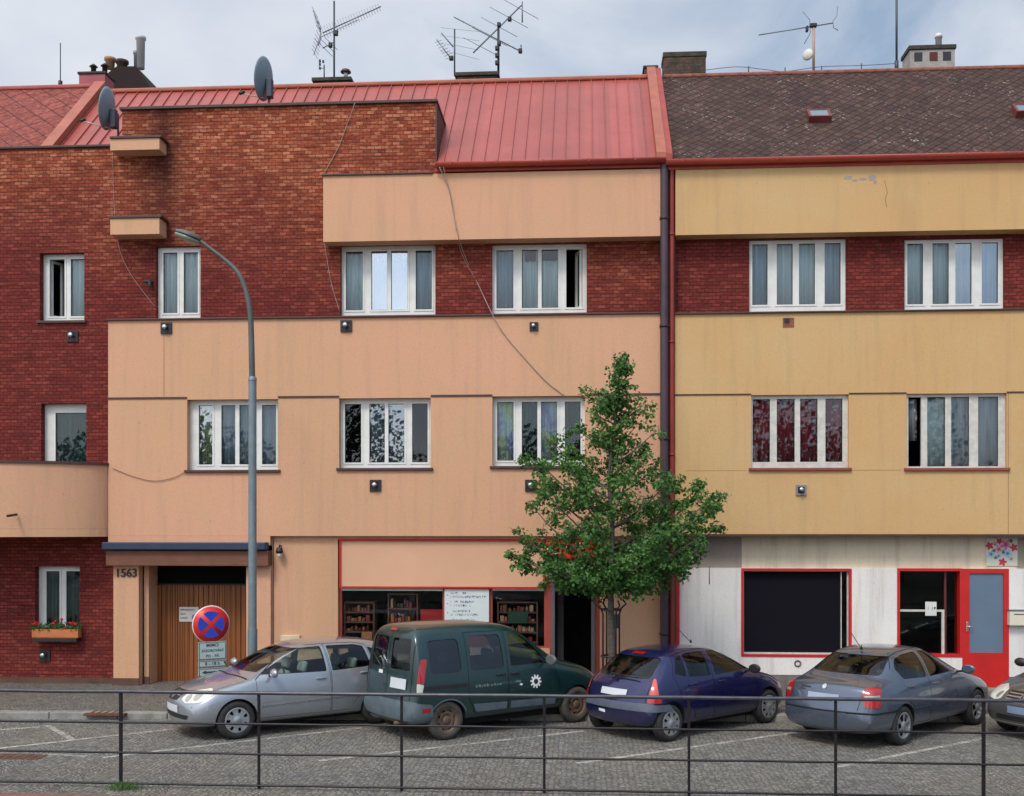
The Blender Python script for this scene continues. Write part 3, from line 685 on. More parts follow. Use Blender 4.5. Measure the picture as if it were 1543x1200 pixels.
squig(rp, q[0]+.08, q[3]-.34, .34, .09, simple('pink_script', srgb(220, 150, 140), .6), SF+.0995, 4)
q = Q(765, 922, 795, 940, SF+.02); bm = nb(); box(bm, q[0], q[1], SF+.07, SF+.075, q[2], q[3], bev=.002); tag(obj('window_sticker', bm, simple('dark_green_sticker', srgb(44, 76, 56), .5)), 'dark green sticker inside the right shop window', 'sticker')
q = Q(547, 953, 563, 968, SF+.25); bm = nb(); box(bm, q[0], q[1], SF+.09, SF+.135, q[2], q[3]+.02, bev=.01); tag(obj('cardboard_box', bm, simple('cardboard', srgb(186, 124, 84), .8)), 'small cardboard box in the corner of the left shop window', 'box')
bm = nb(); box(bm, wL[0]-.1, wR[1]+.1, SF+.09, SF+.9, SZ, FZ(600, 978, SF+.3)); obj('window_bench', bm, INTB, sf)
# house number, wall lamp, grilles
t_ = text_bm('1563', .23, Matrix.Translation((FX(190.5, PY), PY-.012, FZ(190, 864, PY))) @ FACE, .01, bold=.004)
hn = tag(obj('house_number', t_, simple('dark_brown_digits', srgb(52, 36, 34), .6)), 'dark house number digits on the pillar left of the garage door', 'house number')
g = P3(421, 832, GY-.14); bm = nb(); lathe(bm, [(.01, .10), (.05, .09), (.07, .03), (.075, -.01), (.05, -.03)], g, 'z', 14); tube(bm, [(g.x, GY-.001, g.z+.12), (g.x, g.y, g.z+.14), (g.x, g.y, g.z+.09)], .014, 6); wl = tag(obj('wall_lamp', bm, DARK), 'small dark wall lamp right of the garage canopy', 'lamp')
bm = nb(); lathe(bm, [(.045, -.03), (.05, -.06), (.03, -.10), (.005, -.115)], g, 'z', 12); obj('lamp_glass', bm, CLEARL, wl)
g = rect(424, 957, 453, 971, GY); bm = nb(); box(bm, g[0], g[1], GY-.08, GY-.001, g[2], g[3], bev=.01); tag(obj('wall_box', bm, simple('cream_box', srgb(206, 186, 150), .6)), 'cream meter box low on the wall above the silver car', 'box')
def vent(par, px, py, Y, s=.22, col=None):
    g = P3(px, py, Y); bm = nb(); slab(bm, g.x-s/2, g.x+s/2, g.z-s/2, g.z+s/2, Y-.03, Y-.001, [(g.x-s*.32, g.x+s*.32, g.z-s*.32, g.z+s*.32)])
    v = obj('wall_vent', bm, col or DARK, par); bm = nb(); box(bm, g.x-s*.32, g.x+s*.32, Y-.012, Y-.002, g.z-s*.32, g.z+s*.32); obj('vent_recess', bm, BLACK, v)
    bm = nb(); lathe(bm, [(s*.17, 0), (s*.17, -.09), (s*.2, -.09), (s*.2, -.11), (.001, -.11)], (g.x-s*.03, Y-.01, g.z+s*.06), 'y', 14); obj('flue_cap', bm, STEEL, v)
for px, py, Y in ((251, 495, YF), (522, 492, YF), (566, 732, YF), (800, 732, YF), (110, 507, YB), (68, 988, YB)): vent(A, px, py, Y, .23)
vent(A, 804.5, 492.5, YF, .17)
# satellite connector bracket on the brick wall
g = P3(225, 425, YB-.1); bm = nb(); box(bm, g.x-.08, g.x+.04, YB-.16, YB-.001, g.z-.02, g.z+.03, bev=.01); box(bm, g.x, g.x+.05, YB-.18, YB-.12, g.z-.10, g.z+.03); tag(obj('camera_bracket', bm, BLACK), 'small black bracket on the brick wall left of the lamp head', 'bracket')
# ---- roofs
def roof_obj(name, x0, x1, y0, z0, y1, z1, mat, par, ribs=0, th=.08):
    bm = nb(); uv = bm.loops.layers.uv.new('UVMap'); L = math.hypot(y1-y0, z1-z0)
    vs = [bm.verts.new(c) for c in ((x0,y0,z0),(x1,y0,z0),(x1,y1,z1),(x0,y1,z1))]; f = bm.faces.new(vs)
    for l, c in zip(f.loops, ((x0, 0), (x1, 0), (x1, L), (x0, L))): l[uv].uv = c
    if ribs:
        d = Vector((0, y1-y0, z1-z0)).normalized(); n = Vector((0, -d.z, d.y)); x = x0+ribs/2
        while x < x1:
            for off, w, h in ((0, .012, .032),):
                a, b = Vector((x, y0, z0)), Vector((x, y1, z1))
                P = [a-Vector((w, 0, 0)), a+Vector((w, 0, 0)), a+n*h+Vector((w*.6, 0, 0)), a+n*h-Vector((w*.6, 0, 0))]; Q2 = [p+(b-a) for p in P]
                A_ = [bm.verts.new(p) for p in P]; B_ = [bm.verts.new(p) for p in Q2]
                for i in range(4): bm.faces.new((A_[i], A_[(i+1)%4], B_[(i+1)%4], B_[i]))
                bm.faces.new(A_[::-1]); bm.faces.new(B_)
            x += ribs
    bmesh.ops.recalc_face_normals(bm, faces=bm.faces)
    return obj(name, bm, mat, par)
def metal_roof():
    m = M('red_standing_seam'); uv = m.n('UVMap').outputs[0]; p = m.pos(); n = m.noise(p, 1.3, 5, .6)
    c = m.mix(m.ramp(n, (.3, 0.), (.7, 1.)), srgb(164, 78, 68), srgb(152, 68, 58))
    sp = m.n('SeparateXYZ'); m.l(p, sp.inputs[0]); wn = m.n('TexWhiteNoise', _noise_dimensions='1D'); m.l(m.math('FLOOR', m.math('DIVIDE', sp.outputs[0], .27)), wn.inputs[1])
    c = m.mix(1.0, c, m.ramp(wn.outputs[0], (0, .88), (1, 1.08)), 'MULTIPLY'); c = m.mix(m.ramp(m.noise(p, 1, 5, .7, sc=(3, 3, .5)), (.5, 0.), (.8, .4)), c, srgb(124, 62, 54))
    fr = m.math('FRACT', m.math('MULTIPLY', m.math('ADD', sp.outputs[2], m.math('MULTIPLY', m.math('FLOOR', m.math('DIVIDE', sp.outputs[0], .54)), .37)), 1.1))
    c = m.mix(m.ramp(fr, (.0, .6), (.02, 0.)), c, srgb(110, 48, 48)); m.base(c); m.set(Roughness=.42); m.bump(n, .01); return m.m
RM = metal_roof()
zR = FZ(560, 122, YR)-.11; X45 = FX(45, YF); YE = YF-.05; zEv = zE+.02
YH = YB+.42; zH = zEv+(zR-zEv)*(YH-YE)/(YR-YE)
roof_obj('metal_roof', XK1+.04, FX(990, YF), YE, zEv, YR, zR, RM, A, .27)
roof_obj('metal_roof', X45, XK1+.04, YH, zH, YR, zR, RM, A, .27)
TILR = diamond('red_diamond_tiles', srgb(150, 76, 66), srgb(158, 82, 70), srgb(168, 92, 78), .36, .7, dirt=.25)
SLATE = diamond('dark_diamond_slates', srgb(72, 51, 44), srgb(88, 63, 54), srgb(106, 78, 66), .18, .8, srgb(160, 152, 140), .7)
zRL = FZ(60, 133, YR)
roof_obj('tiled_roof', -19, X45, YH, zEv+(zRL-zEv)*(YH-YE)/(YR-YE), YR, zRL, TILR, A)
zRR = FZ(1280, 108, YR); rE = FZ(1280, 240, YF-.05)
roof_obj('slate_roof', X1018-.1, XRR+2, YF-.05, rE, YR, zRR, SLATE, B)
bm = nb(); box(bm, X45-.0, FX(990, YF), YR-.08, YR+.10, zR-.03, zR+.07, bev=.03); obj('ridge_cap', bm, OFLASH, A)
bm = nb(); box(bm, -19, X45-.15, YR-.08, YR+.10, zRL-.05, zRL+.05, bev=.03); obj('ridge_cap', bm, simple('tile_ridge', srgb(160, 76, 66), .6, var=.2), A)
bm = nb(); box(bm, X1018, XRR+2, YR-.08, YR+.10, zRR-.06, zRR+.03, bev=.03); obj('ridge_cap', bm, simple('mossy_ridge', srgb(140, 84, 70), .8, var=.4, vs=9), B)
def slope_box(x0, x1, up, dn, mat, par, name, ya=YE-.05, za=None, yb=YR+.1, zb_=None):
    za = za if za is not None else zEv-.05; zb_ = zb_ if zb_ is not None else zR+.1
    bm = nb(); V = [bm.verts.new(c) for x in (x0, x1) for c in ((x, ya, za-dn), (x, yb, zb_-dn), (x, yb, zb_+up), (x, ya, za+up))]
    for f in ((0,1,2,3),(7,6,5,4),(0,4,5,1),(1,5,6,2),(2,6,7,3),(3,7,4,0)): bm.faces.new([V[i] for i in f])
    bmesh.ops.recalc_face_normals(bm, faces=bm.faces); return obj(name, bm, mat, par)
slope_box(X45-.16, X45+.10, .22, .4, OFLASH, A, 'roof_verge', ya=YH, za=zH)
XP0, XP1 = FX(989, YF), FX(1013, YF)
slope_box(XP0, XP1-.12, .20, .12, OFLASH, A, 'party_wall', ya=YE-.02, za=zEv+.06); slope_box(XP1-.118, XP1, .17, .12, simple('party_wall_red', srgb(150, 60, 48), .6, var=.2), A, 'party_wall_flashing', ya=YE-.02, za=zEv+.06)
# back slopes and gables close the houses
for par, xa, xb, ze, zr in ((A, -19, X45, zEv, zRL), (A, X45, XP0, zEv, zR), (B, X1018-.1, XRR+2, rE, zRR)):
    bm = nb(); y2 = YR+3.2; vs = [bm.verts.new(c) for c in ((xa, YR, zr-.01), (xb, YR, zr-.01), (xb, y2, ze), (xa, y2, ze))]; bm.faces.new(vs[::-1])
    vs = [bm.verts.new(c) for c in ((xa, y2, 0), (xb, y2, 0), (xb, y2, ze), (xa, y2, ze))]; bm.faces.new(vs); obj('rear_slope', bm, SLATE if par is B else RM, par)
bm = nb(); box(bm, XRR, XRR+.3, YB+.5, YR+3.1, 0, rE-.1); box(bm, -18.9, -18.6, YB+.5, YR+3.1, 0, zEv-.1); obj('side_wall', bm, YELLOW, B)
# interiors: dark floors and back wall
for par, xa, xb, zs_ in ((A, XL, X995-.02, (zM0-.05, FZ(300, 590, YB)+.25, zE-.15)), (B, X1018, XRR, (rM0-.05, rJ+.25, rT1-.3))):
    bm = nb()
    for z in zs_: box(bm, xa, xb, YB+.42, YR-.6, z-.12, z+.1)
    box(bm, xa, xb, YR-.6, YR-.4, 0, zs_[-1]); 
    obj('interior', bm, INT, par)
    bm = nb(); x = xa+1.2
    while x < xb: box(bm, x, x+.12, YB+.425, YR-.61, SZ, zs_[-1]-.13); x += 3.05
    obj('partition', bm, INTB, par)
# gutters
def gutter(x0, x1, y, z, r, mat, par):
    bm = nb(); pts = [(r*math.cos(R(a)), r*math.sin(R(a))) for a in range(180, 361, 15)]; n = len(pts)
    O = [[bm.verts.new((x, y+p, z+q)) for p, q in pts] for x in (x0, x1)]; I = [[bm.verts.new((x, y+p*.9, z+q*.9+.003)) for p, q in pts] for x in (x0, x1)]
    for S_ in (O, I):
        for i in range(n-1): bm.faces.new((S_[0][i], S_[0][i+1], S_[1][i+1], S_[1][i])).smooth = True
    for i in (0, n-1): bm.faces.new((O[0][i], O[1][i], I[1][i], I[0][i]))
    for e in (0, 1): 
        for i in range(n-1): bm.faces.new((O[e][i], O[e][i+1], I[e][i+1], I[e][i]))
    x = x0+.3
    while x < x1: box(bm, x, x+.025, y-r*1.02, y+r, z-r*1.05, z+.005) if 0 else box(bm, x, x+.022, y-r-.008, y-r-.001, z-.05, z+.012); x += .9
    bmesh.ops.recalc_face_normals(bm, faces=bm.faces); return obj('gutter', bm, mat, par)
gr = simple('red_gutter', srgb(158, 62, 48), .5, var=.15)
gutter(XK1+.06, XP1-.14, YT-.10, zT1+.17, .085, gr, A); gutter(XP1-.13, XRR, YT-.12, rT1+.15, .09, gr, B)
bm = nb(); box(bm, XK1+.05, XP1-.14, YT-.005, YE+.1, zT1+.035, zT1+.17, bev=.01); obj('eaves_board', bm, RFLASH, A)
bm = nb(); box(bm, XP1-.13, XRR, YT-.02, YE+.1, rT1+.004, rT1+.13, bev=.01); obj('eaves_board', bm, RFLASH, B)
# downpipes
px = FX(1001, YF-.08); bm = nb(); tube(bm, [(px, YF-.09, zT1+.16), (px, YF-.09, 2.6), (px, YF-.09, .1)], .082, 14); dp = obj('downpipe', bm, DPIPE, A, smooth=40)
bm = nb()
for z in (9.3, 7.2, 5.0, 2.9, 1.2): lathe(bm, [(.083, 0), (.095, 0), (.095, .05), (.083, .05)], (px, YF-.09, z), 'z', 14)
pieces('pipe_clamp', bm, DARK, dp)
px = FX(1012.5, YF-.05); bm = nb(); tube(bm, [(px, YF-.06, rT1+.1), (px, YF-.06, .1)], .050, 12); dp = obj('downpipe', bm, RPIPE, B, smooth=40)
bm = nb()
for z in (9.0, 6.9, 4.7, 2.6): lathe(bm, [(.051, 0), (.060, 0), (.060, .04), (.051, .04)], (px, YF-.06, z), 'z', 12)
pieces('pipe_clamp', bm, RPIPE, dp)
bm = nb(); box(bm, X995-.002, X1018+.02, YF+.05, YB+.3, 0, zE); obj('gap_wall', bm, simple('dark_gap', srgb(70, 48, 44), .9, var=.2), A)
# ---------------- building B ----------------
bo = {'b1': rect(1129, 361, 1275, 469, YB), 'b2': rect(1363, 360, 1513, 468, YB), 'b3': rect(1132, 595, 1279, 706, YF), 'b4': rect(1366, 593, 1517, 706, YF)}
bm = nb(); slab(bm, X1018+.022, XRR, rM1-.3, rT1, YB, YB+.4, [bo['b1'], bo['b2']]); obj('brick_wall', bm, BRICKR, B)
bm = nb(); slab(bm, X1018, XRR, rM0, rM1, YF, YB-.001, [bo['b3'], bo['b4']]); obj('stucco_wall', bm, YELLOW, B)
bm = nb()
for k in ('b3', 'b4'): a, b, c, d = bo[k]; slab(bm, a-.4, b+.4, c-.4, d+.4, YB, YB+.2, [bo[k]])
obj('inner_wall', bm, YELLOW, B)
bm = nb(); box(bm, X1018+.004, XRR, YT, YB-.002, rT0, rT1); obj('stucco_wall', bm, YELLOW, B)
bm = nb(); box(bm, X1018, XRR, YF-.05, YB-.003, rM1, rM1+.03, bev=.006); box(bm, X1018, XRR, YF-.05, YF+.3, rM0-.045, rM0-.001, bev=.006)
for a, b in ((X1018, bo['b3'][0]), (bo['b3'][1], bo['b4'][0]), (bo['b4'][1], XRR)): box(bm, a+.002, b-.002, YF-.016, YF-.001, rJ-.014, rJ+.010)
pieces('flashing', bm, FLASH, B)
bm = nb(); box(bm, FX(1519, YF), FX(1519, YF)+.008, YF-.003, YF-.0005, rM0+.01, rJ-.02)
for a, b in ((X1018+.2, bo['b3'][0]-.1), (bo['b3'][1]+.1, bo['b4'][0]-.1)): box(bm, a, b, YF-.002, YF-.0005, FZ(1320, 709, YF), FZ(1320, 709, YF)+.007)
pieces('render_joint', bm, simple('yellow_joint', srgb(132, 100, 66), .9), B)
window(B, bo['b1'], YB, F4R, ['blue', 'pale', 'pale', 'blue'], rev=.06, zf=(.10, .95)); window(B, bo['b2'], YB, F4R, ['pale', 'pale', 'blue', 'blue'], rev=.06, zf=(.10, .95), gls={2: GLASSM, 3: GLASSM})
RS = simple('red_sill', srgb(136, 62, 52), .6, var=.2)
window(B, bo['b3'], YF, [(.02, .20), (.27, .455), (.51, .69), (.77, .945)], ['red', 'red', 'red', 'red'], OLDWHITE, rev=.08, sill=RS, zf=(.09, .95), proud=.004)
w4 = window(B, bo['b4'], YF, [(.03, .16), (.22, .40), (.46, .64), (.73, .93)], [None, 'pale', 'drape', 'drape'], OLDWHITE, rev=.08, sill=RS, zf=(.03, .96), openp=0, bar='L', proud=.004)
a, b, c, d = bo['b4']; curtain(a+.03, a+.27, c+.55, d-.08, YF+.22, 'lace', w4)
g = P3(1207, 739, YF); vent(B, 1207, 739, YF, .20, simple('grey_patch', srgb(128, 126, 126), .8))
g = P3(1188, 487, YF); bm = nb(); box(bm, g.x-.11, g.x+.11, YF-.004, YF-.0005, g.z-.09, g.z+.10); hp = obj('broken_patch', bm, simple('exposed_brick', srgb(128, 78, 60), .9, var=.4, vs=12), B)
bm = nb(); box(bm, g.x-.08, g.x+.02, YF-.007, YF-.0045, g.z-.01, g.z+.09); obj('hole', bm, BLACK, hp)
# grey repairs on the top band: scraped filler marks
bm = nb(); rnd = random.Random(3)
for px, py, w, h in ((1278, 268, .10, .05), (1288, 272, .06, .03), (1300, 270, .09, .03), (1314, 268, .09, .07), (1319, 275, .04, .06)):
    g = P3(px, py, YT); vs = [bm.verts.new((g.x+w*math.cos(k)*rnd.uniform(.6, 1), YT-.003, g.z+h*math.sin(k)*rnd.uniform(.6, 1))) for k in [i*2*math.pi/9 for i in range(9)]]; bm.faces.new(vs[::-1])
pieces('filler_mark', bm, simple('grey_filler', srgb(158, 148, 140), .9), B)
bm = nb(); tube(bm, [P3(1333, 272, YT-.002), P3(1337, 290, YT-.002), P3(1334, 300, YT-.002), P3(1336, 312, YT-.002)], .004, 5); obj('crack', bm, simple('crack', srgb(120, 96, 72), .9), B)
# ground floor of B, set back under the upper storeys
BY = YF+.32
b_w, b_s, b_d = rect(1117, 857, 1283, 990, BY), rect(1352, 857, 1450, 990, BY), rect(1450, 856, 1520, 1027, BY)
b_d = (b_s[1], b_d[1], SZ+.08, b_s[3])
bm = nb(); slab(bm, X1018+.03, XRR, FZ(1300, 1018, BY), b_w[3]+.01, BY, BY+.4, [b_w, b_s, b_d]); obj('ground_floor_wall', bm, WHITEW, B)
bm = nb(); slab(bm, X1018+.03, XRR, b_w[3]+.01, rM0-.002, BY+.03, BY+.4); obj('upper_band', bm, stucco('beige_render', srgb(232, 214, 182), srgb(216, 200, 176), .5), B)
bm = nb(); x1 = FX(1118, BY); box(bm, X1018+.3, x1, BY+.022, BY+.029, b_w[3]+.015, rM0-.07); box(bm, FX(1533, BY), XRR-.1, BY+.022, BY+.029, b_w[3]+.015, rM0-.07); pieces('grey_render_patch', bm, GREYW, B)
bm = nb(); slab(bm, X1018+.03, XRR, 0, FZ(1300, 1018, BY)-.001, BY-.02, BY+.4, [(b_d[0], b_d[1], -1, 2)]); pieces('plinth', bm, simple('grey_plinth', srgb(118, 110, 104), .9, var=.3, vs=4, bs=30, bd=.004), B)
bm = nb(); box(bm, X1018-.0, X1018+.10, YF+.1, BY+.02, SZ, rM0-.05); obj('red_corner_strip', bm, RED, B)
def frame(op, w, y0, y1, mat, par, name, holes=None):
    bm = nb(); slab(bm, op[0]-.004, op[1]+.004, op[2]-.004, op[3]+.004, y0, y1, holes or [(op[0]+w, op[1]-w, op[2]+w, op[3]-w)]); return obj(name, bm, mat, par)
f1 = frame(b_w, .045, BY-.012, BY+.10, RED, B, 'shop_window_frame')
bm = nb(); w = b_w; slab(bm, w[0]+.045, w[1]-.045, w[2]+.045, w[3]-.045, BY+.06, BY+.12, [(w[0]+.06, w[1]-.19, w[2]+.075, w[3]-.06), (w[1]-.175, w[1]-.07, w[2]+.075, w[3]-.06)]); obj('inner_frame', bm, OLDWHITE, f1)
bm = nb(); box(bm, w[0]+.05, w[1]-.18, BY+.125, BY+.15, w[2]+.05, w[3]-.05); obj('black_film', bm, simple('black_window_film', srgb(20, 18, 26), .7, var=.05, spec=.1), f1)
bm = nb(); box(bm, w[1]-.18, w[1]-.06, BY+.09, BY+.096, w[2]+.05, w[3]-.05); obj('pane', bm, GLASSD, f1)
s = b_s; mx = FX(1427, BY); mz = FZ(1400, 921, BY)
f2 = frame(s, .05, BY-.012, BY+.30, RED, B, 'shop_window_frame')
bm = nb(); box(bm, mx-.02, mx+.02, BY+.10, BY+.14, s[2]+.05, s[3]-.05); obj('mullion', bm, simple('dark_red_mullion', srgb(92, 38, 36), .5), f2)
bm = nb(); box(bm, s[0]+.05, mx-.021, BY+.09, BY+.13, mz-.02, mz+.02); box(bm, mx-.07, mx-.022, BY+.085, BY+.13, s[2]+.05, mz-.021); obj('white_glazing_bar', bm, OLDWHITE, f2)
bm = nb(); box(bm, s[0]+.04, s[1]-.04, BY+.15, BY+.156, s[2]+.04, s[3]-.04); obj('pane', bm, GLASSD, f2)
q = rect(1394, 907, 1411, 928, BY+.08); bm = nb(); box(bm, q[0], q[1], BY+.070, BY+.075, q[2], q[3]); pn_ = tag(obj('paper_notice', bm, simple('paper', srgb(212, 212, 204), .7)), 'small white paper notice stuck on the window beside the red door', 'notice')
squig(pn_, q[0]+.05, q[2]+.12, .12, .05, DARK, BY+.0695, 8)
# red door
dw = b_d[1]-b_d[0]; gz0, gz1 = FZ(1485, 984, BY), FZ(1485, 864, BY); gx0, gx1 = FX(1460.5, BY), FX(1512, BY)
bm = nb(); slab(bm, b_d[0]+.002, b_d[1], b_d[2], b_d[3], BY-.014, BY+.06, [(gx0, gx1, gz0, gz1)]); dr_ = obj('red_door', bm, RED, B)
bm = nb(); box(bm, gx0-.01, gx1+.01, BY+.02, BY+.03, gz0-.01, gz1+.01); obj('frosted_pane', bm, simple('blue_grey_glass', srgb(98, 116, 134), .5, var=.06), dr_)
g = P3(1457, 944, BY); bm = nb(); box(bm, g.x-.02, g.x+.02, BY-.03, BY-.0145, g.z-.10, g.z+.09, bev=.005); tube(bm, [(g.x, BY-.03, g.z), (g.x, BY-.07, g.z), (g.x+.09, BY-.07, g.z)], .01, 6); obj('door_handle', bm, STEEL, dr_)
bm = nb(); box(bm, b_d[0]-.1, b_d[1]+.1, BY-.40, BY+.3, SZ-.02, b_d[2]-.001, bev=.01); obj('doorstep', bm, KERBM, B)
q = rect(1521, 921, 1560, 943, BY-.12); bm = nb(); box(bm, q[0], q[1], BY-.14, BY-.001, q[2], q[3], bev=.012); mb = tag(obj('mailbox', bm, simple('cream_metal', srgb(214, 206, 186), .5, var=.05)), 'cream metal mailbox on the white wall right of the red door', 'mailbox')
bm = nb(); box(bm, q[0]+.08, q[1]-.15, BY-.145, BY-.1405, q[3]-.07, q[3]-.055); obj('slot', bm, BLACK, mb); bm = nb(); box(bm, q[0]-.01, q[1]+.01, BY-.15, BY-.001, q[3]+.001, q[3]+.02); obj('lid', bm, GREYP, mb)
# flower poster: loose blossoms
q = rect(1486, 811, 1533, 853, BY+.02); bm = nb(); box(bm, q[0], q[1], BY+.012, BY+.021, q[2], q[3]); fp = tag(obj('poster', bm, simple('poster_ground', srgb(206, 208, 190), .7, var=.1, vs=8)), 'floral poster of red, pink and blue blossoms above the red door', 'poster')
rnd = random.Random(12); fw, fh = q[1]-q[0], q[3]-q[2]
fcol = {n_: simple('blossom_'+n_, c, .7) for n_, c in (('red', srgb(206, 52, 56)), ('pink', srgb(212, 120, 160)), ('magenta', srgb(176, 70, 128)), ('blue', srgb(150, 186, 214)), ('leaf', srgb(96, 112, 104)), ('rose', srgb(224, 150, 170)))}
for fx, fz, r_, c in ((.10, .72, .085, 'red'), (.88, .66, .085, 'red'), (.42, .88, .07, 'red'), (.52, .14, .085, 'red'), (.62, .76, .11, 'pink'), (.40, .60, .085, 'rose'), (.28, .78, .05, 'rose'), (.15, .42, .07, 'blue'), (.68, .45, .085, 'blue'), (.40, .36, .05, 'blue'), (.25, .55, .045, 'leaf'), (.55, .5, .05, 'leaf'), (.78, .9, .05, 'leaf'), (.3, .3, .04, 'leaf'), (.8, .25, .045, 'rose')):
    bm = nb(); cx_, cz_ = q[0]+fx*fw, q[2]+fz*fh; ph = rnd.uniform(0, 6); pts = []
    for k in range(30): a = 2*math.pi*k/30; rr_ = r_*(.78+.22*math.cos(5*a+ph)); pts.append((cx_+rr_*math.cos(a), cz_+rr_*math.sin(a)))
    yy = BY+.0115-.0006*rnd.randint(0, 6); bm.faces.new([bm.verts.new((a, yy, b)) for a, b in pts][::-1])
    pts = [(cx_+.4*(a-cx_), cz_+.4*(b-cz_)) for a, b in pts]; f = bm.faces.new([bm.verts.new((a, yy-.0003, b)) for a, b in pts][::-1]); f.material_index = 1
    obj('blossom', bm, [fcol[c], fcol['magenta' if c in ('pink', 'rose', 'red') else 'leaf']], fp)
g = P3(1069, 855, BY); bm = nb(); tube(bm, [(g.x, BY+.01, g.z+.02), (g.x, BY+.01, g.z-.34)], .016, 6); obj('conduit', bm, simple('rusty_conduit', srgb(140, 104, 82), .8), B)
g = P3(1202, 1000, BY); bm = nb(); lathe(bm, [(.07, -.004), (.07, -.012), (.04, -.012), (.04, -.004)], (g.x, BY, g.z), 'y', 16, close=True); obj('round_vent', bm, simple('vent_brown', srgb(120, 96, 84), .8), B)
# skylights
sl = math.atan2(zRR-rE, YR-YF+.05)
for x0_, x1_, lab in ((1216, 1250, 0), (1526, 1562, 1)):
    Yc = YF+1.35; Yk = YF+1.35; zz = rE+(zRR-rE)*(Yc-YF+.05)/(YR-YF+.05); xa, xb = FX(x0_, Yc), FX(x1_, Yc)
    bm = nb(); slab(bm, -(xb-xa)/2, (xb-xa)/2, -.18, .18, -.14, .12, [(-(xb-xa)/2+.05, (xb-xa)/2-.05, -.14, .14)]); Mx = Matrix.Translation(((xa+xb)/2, Yc, zz)) @ Matrix.Rotation(-(math.pi/2-sl), 4, 'X'); 
    bmesh.ops.transform(bm, matrix=Mx, verts=bm.verts); sk = obj('skylight', bm, simple('brown_red_flashing', srgb(112, 50, 44), .6, var=.2), B)
    bm = nb(); box(bm, -(xb-xa)/2+.05, (xb-xa)/2-.05, -.13, -.11, -.14, .14); bmesh.ops.transform(bm, matrix=Mx, verts=bm.verts); obj('skylight_pane', bm, simple('milky_glass', srgb(112, 124, 128), .15, var=.05), sk)
# ---------------- chimneys ----------------
CB = M('chimney_brick'); _p = CB.pos(); _v, _s = CB.xz(_p); _b = CB.n('TexBrick', Scale=1, Mortar__Size=.012, Brick__Width=.26, Row__Height=.08); CB.l(_v, _b.inputs[0])
_b.inputs['Color1'].default_value = srgb(96, 60, 46); _b.inputs['Color2'].default_value = srgb(124, 82, 62); _b.inputs['Mortar'].default_value = srgb(110, 96, 84)
CB.base(CB.mix(CB.ramp(CB.noise(_p, 4, 6, .75), (.36, .25), (.58, .9)), _b.outputs[0], srgb(50, 46, 38))); CB.set(Roughness=.95); CB.bump(CB.noise(_p, 25, 4), .01); CB = CB.m
SOOT = simple('sooty_cap', srgb(62, 58, 52), .95, var=.4, vs=7, bs=30, bd=.01)
def chimney(par, px0, px1, py0, Y, d, mat, zb_, cap=.09, over=.05):
    x0, x1 = FX(px0, Y), FX(px1, Y); z1 = FZ((px0+px1)/2, py0, Y); bm = nb(); box(bm, x0+over, x1-over, Y, Y+d, zb_, z1-cap, bev=.01); c = obj('chimney', bm, mat, par)
    bm = nb(); box(bm, x0, x1, Y-over, Y+d+over, z1-cap+.001, z1, bev=.015); obj('chimney_cap', bm, SOOT, c); return c, x0, x1, z1
YC = YR+.35
chimney(A, 470, 530, 117, YC, .6, CB, zR-.8); chimney(A, 685, 752, 109, YC, .6, CB, zR-.8); chimney(A, 969, 992, 99, YC, .5, CB, zR-.8, .06, .03)
c_, xa, xb, z1 = chimney(B, 999, 1065, 78, YC, .6, CB, zR-1.2, .12, .02)
c_, xa, xb, z1 = chimney(B, 1369, 1441, 68, YC, .6, simple('rendered_chimney', srgb(150, 146, 140), .95, var=.25, vs=3, bs=20, bd=.01), zRR-.8, .10, .03)
for fx in (.12, .44, .72):
    bm = nb(); w = (xb-xa)*.17; box(bm, xa+(xb-xa)*fx, xa+(xb-xa)*fx+w, YC-.006, YC+.001, z1-.36, z1-.16); obj('flue_opening', bm, simple('flue_dark', srgb(88, 42, 36), .9) if fx == .44 else BLACK, c_)
bm = nb(); lathe(bm, [(.07, 0), (.07, .28), (.085, .28), (.085, .34), (.05, .38)], (xa+(xb-xa)*.72, YC+.3, z1), 'z', 14); obj('flue_pipe', bm, simple('white_flue', srgb(206, 204, 200), .5), c_)
c_, xa, xb, z1 = chimney(A, 117, 160, 108, YR+.2, .5, simple('pink_render', srgb(158, 88, 92), .9, var=.15), zRL-.6, .06, .03)
for px, py in ((141, 103), (158, 102)):
    g = P3(px, py, YR+.4); bm = nb(); lathe(bm, [(.06, -.12), (.06, .02), (.10, .03), (.02, .10)], g, 'z', 12); obj('chimney_pot', bm, DARK, c_)
# chimney of the house behind with its dark sloping roof, a clay pot and a tall pale flue
NB = thing('neighbouring_house', 'dark slate roof end of another house rising behind the left ridge', 'house', (FX(190, 32), 32, 0))
bm = nb(); a = [P3(160, 140, 32), P3(160, 112, 32), P3(176, 100, 32), P3(205, 100, 32), P3(232, 140, 32)]; prism(bm, [(p.x, p.z) for p in a], 'y', 32, 38); obj('roof', bm, SLATE, NB)
g = [(p.x, p.z) for p in a]; bm = nb(); box(bm, g[0][0], g[-1][0], 32.1, 37.9, 0, g[0][1]-.02); obj('wall', bm, GREYW, NB)
for px, py0, py1, r_, m_ in ((166, 88, 104, .14, simple('clay_pot', srgb(150, 118, 86), .8, var=.3)), (184, 92, 104, .16, CB), (205, 78, 104, .07, GALV), (212, 56, 104, .13, simple('pale_flue', srgb(186, 184, 182), .5, var=.1))):
    p = P3(px, py1, 33); q = P3(px, py0, 33); bm = nb(); lathe(bm, [(r_*.9, 0), (r_, q.z-p.z-.1), (r_*1.25, q.z-p.z-.08), (r_*1.25, q.z-p.z), (r_*.6, q.z-p.z)], p, 'z', 14); obj('chimney_pot', bm, m_, NB)
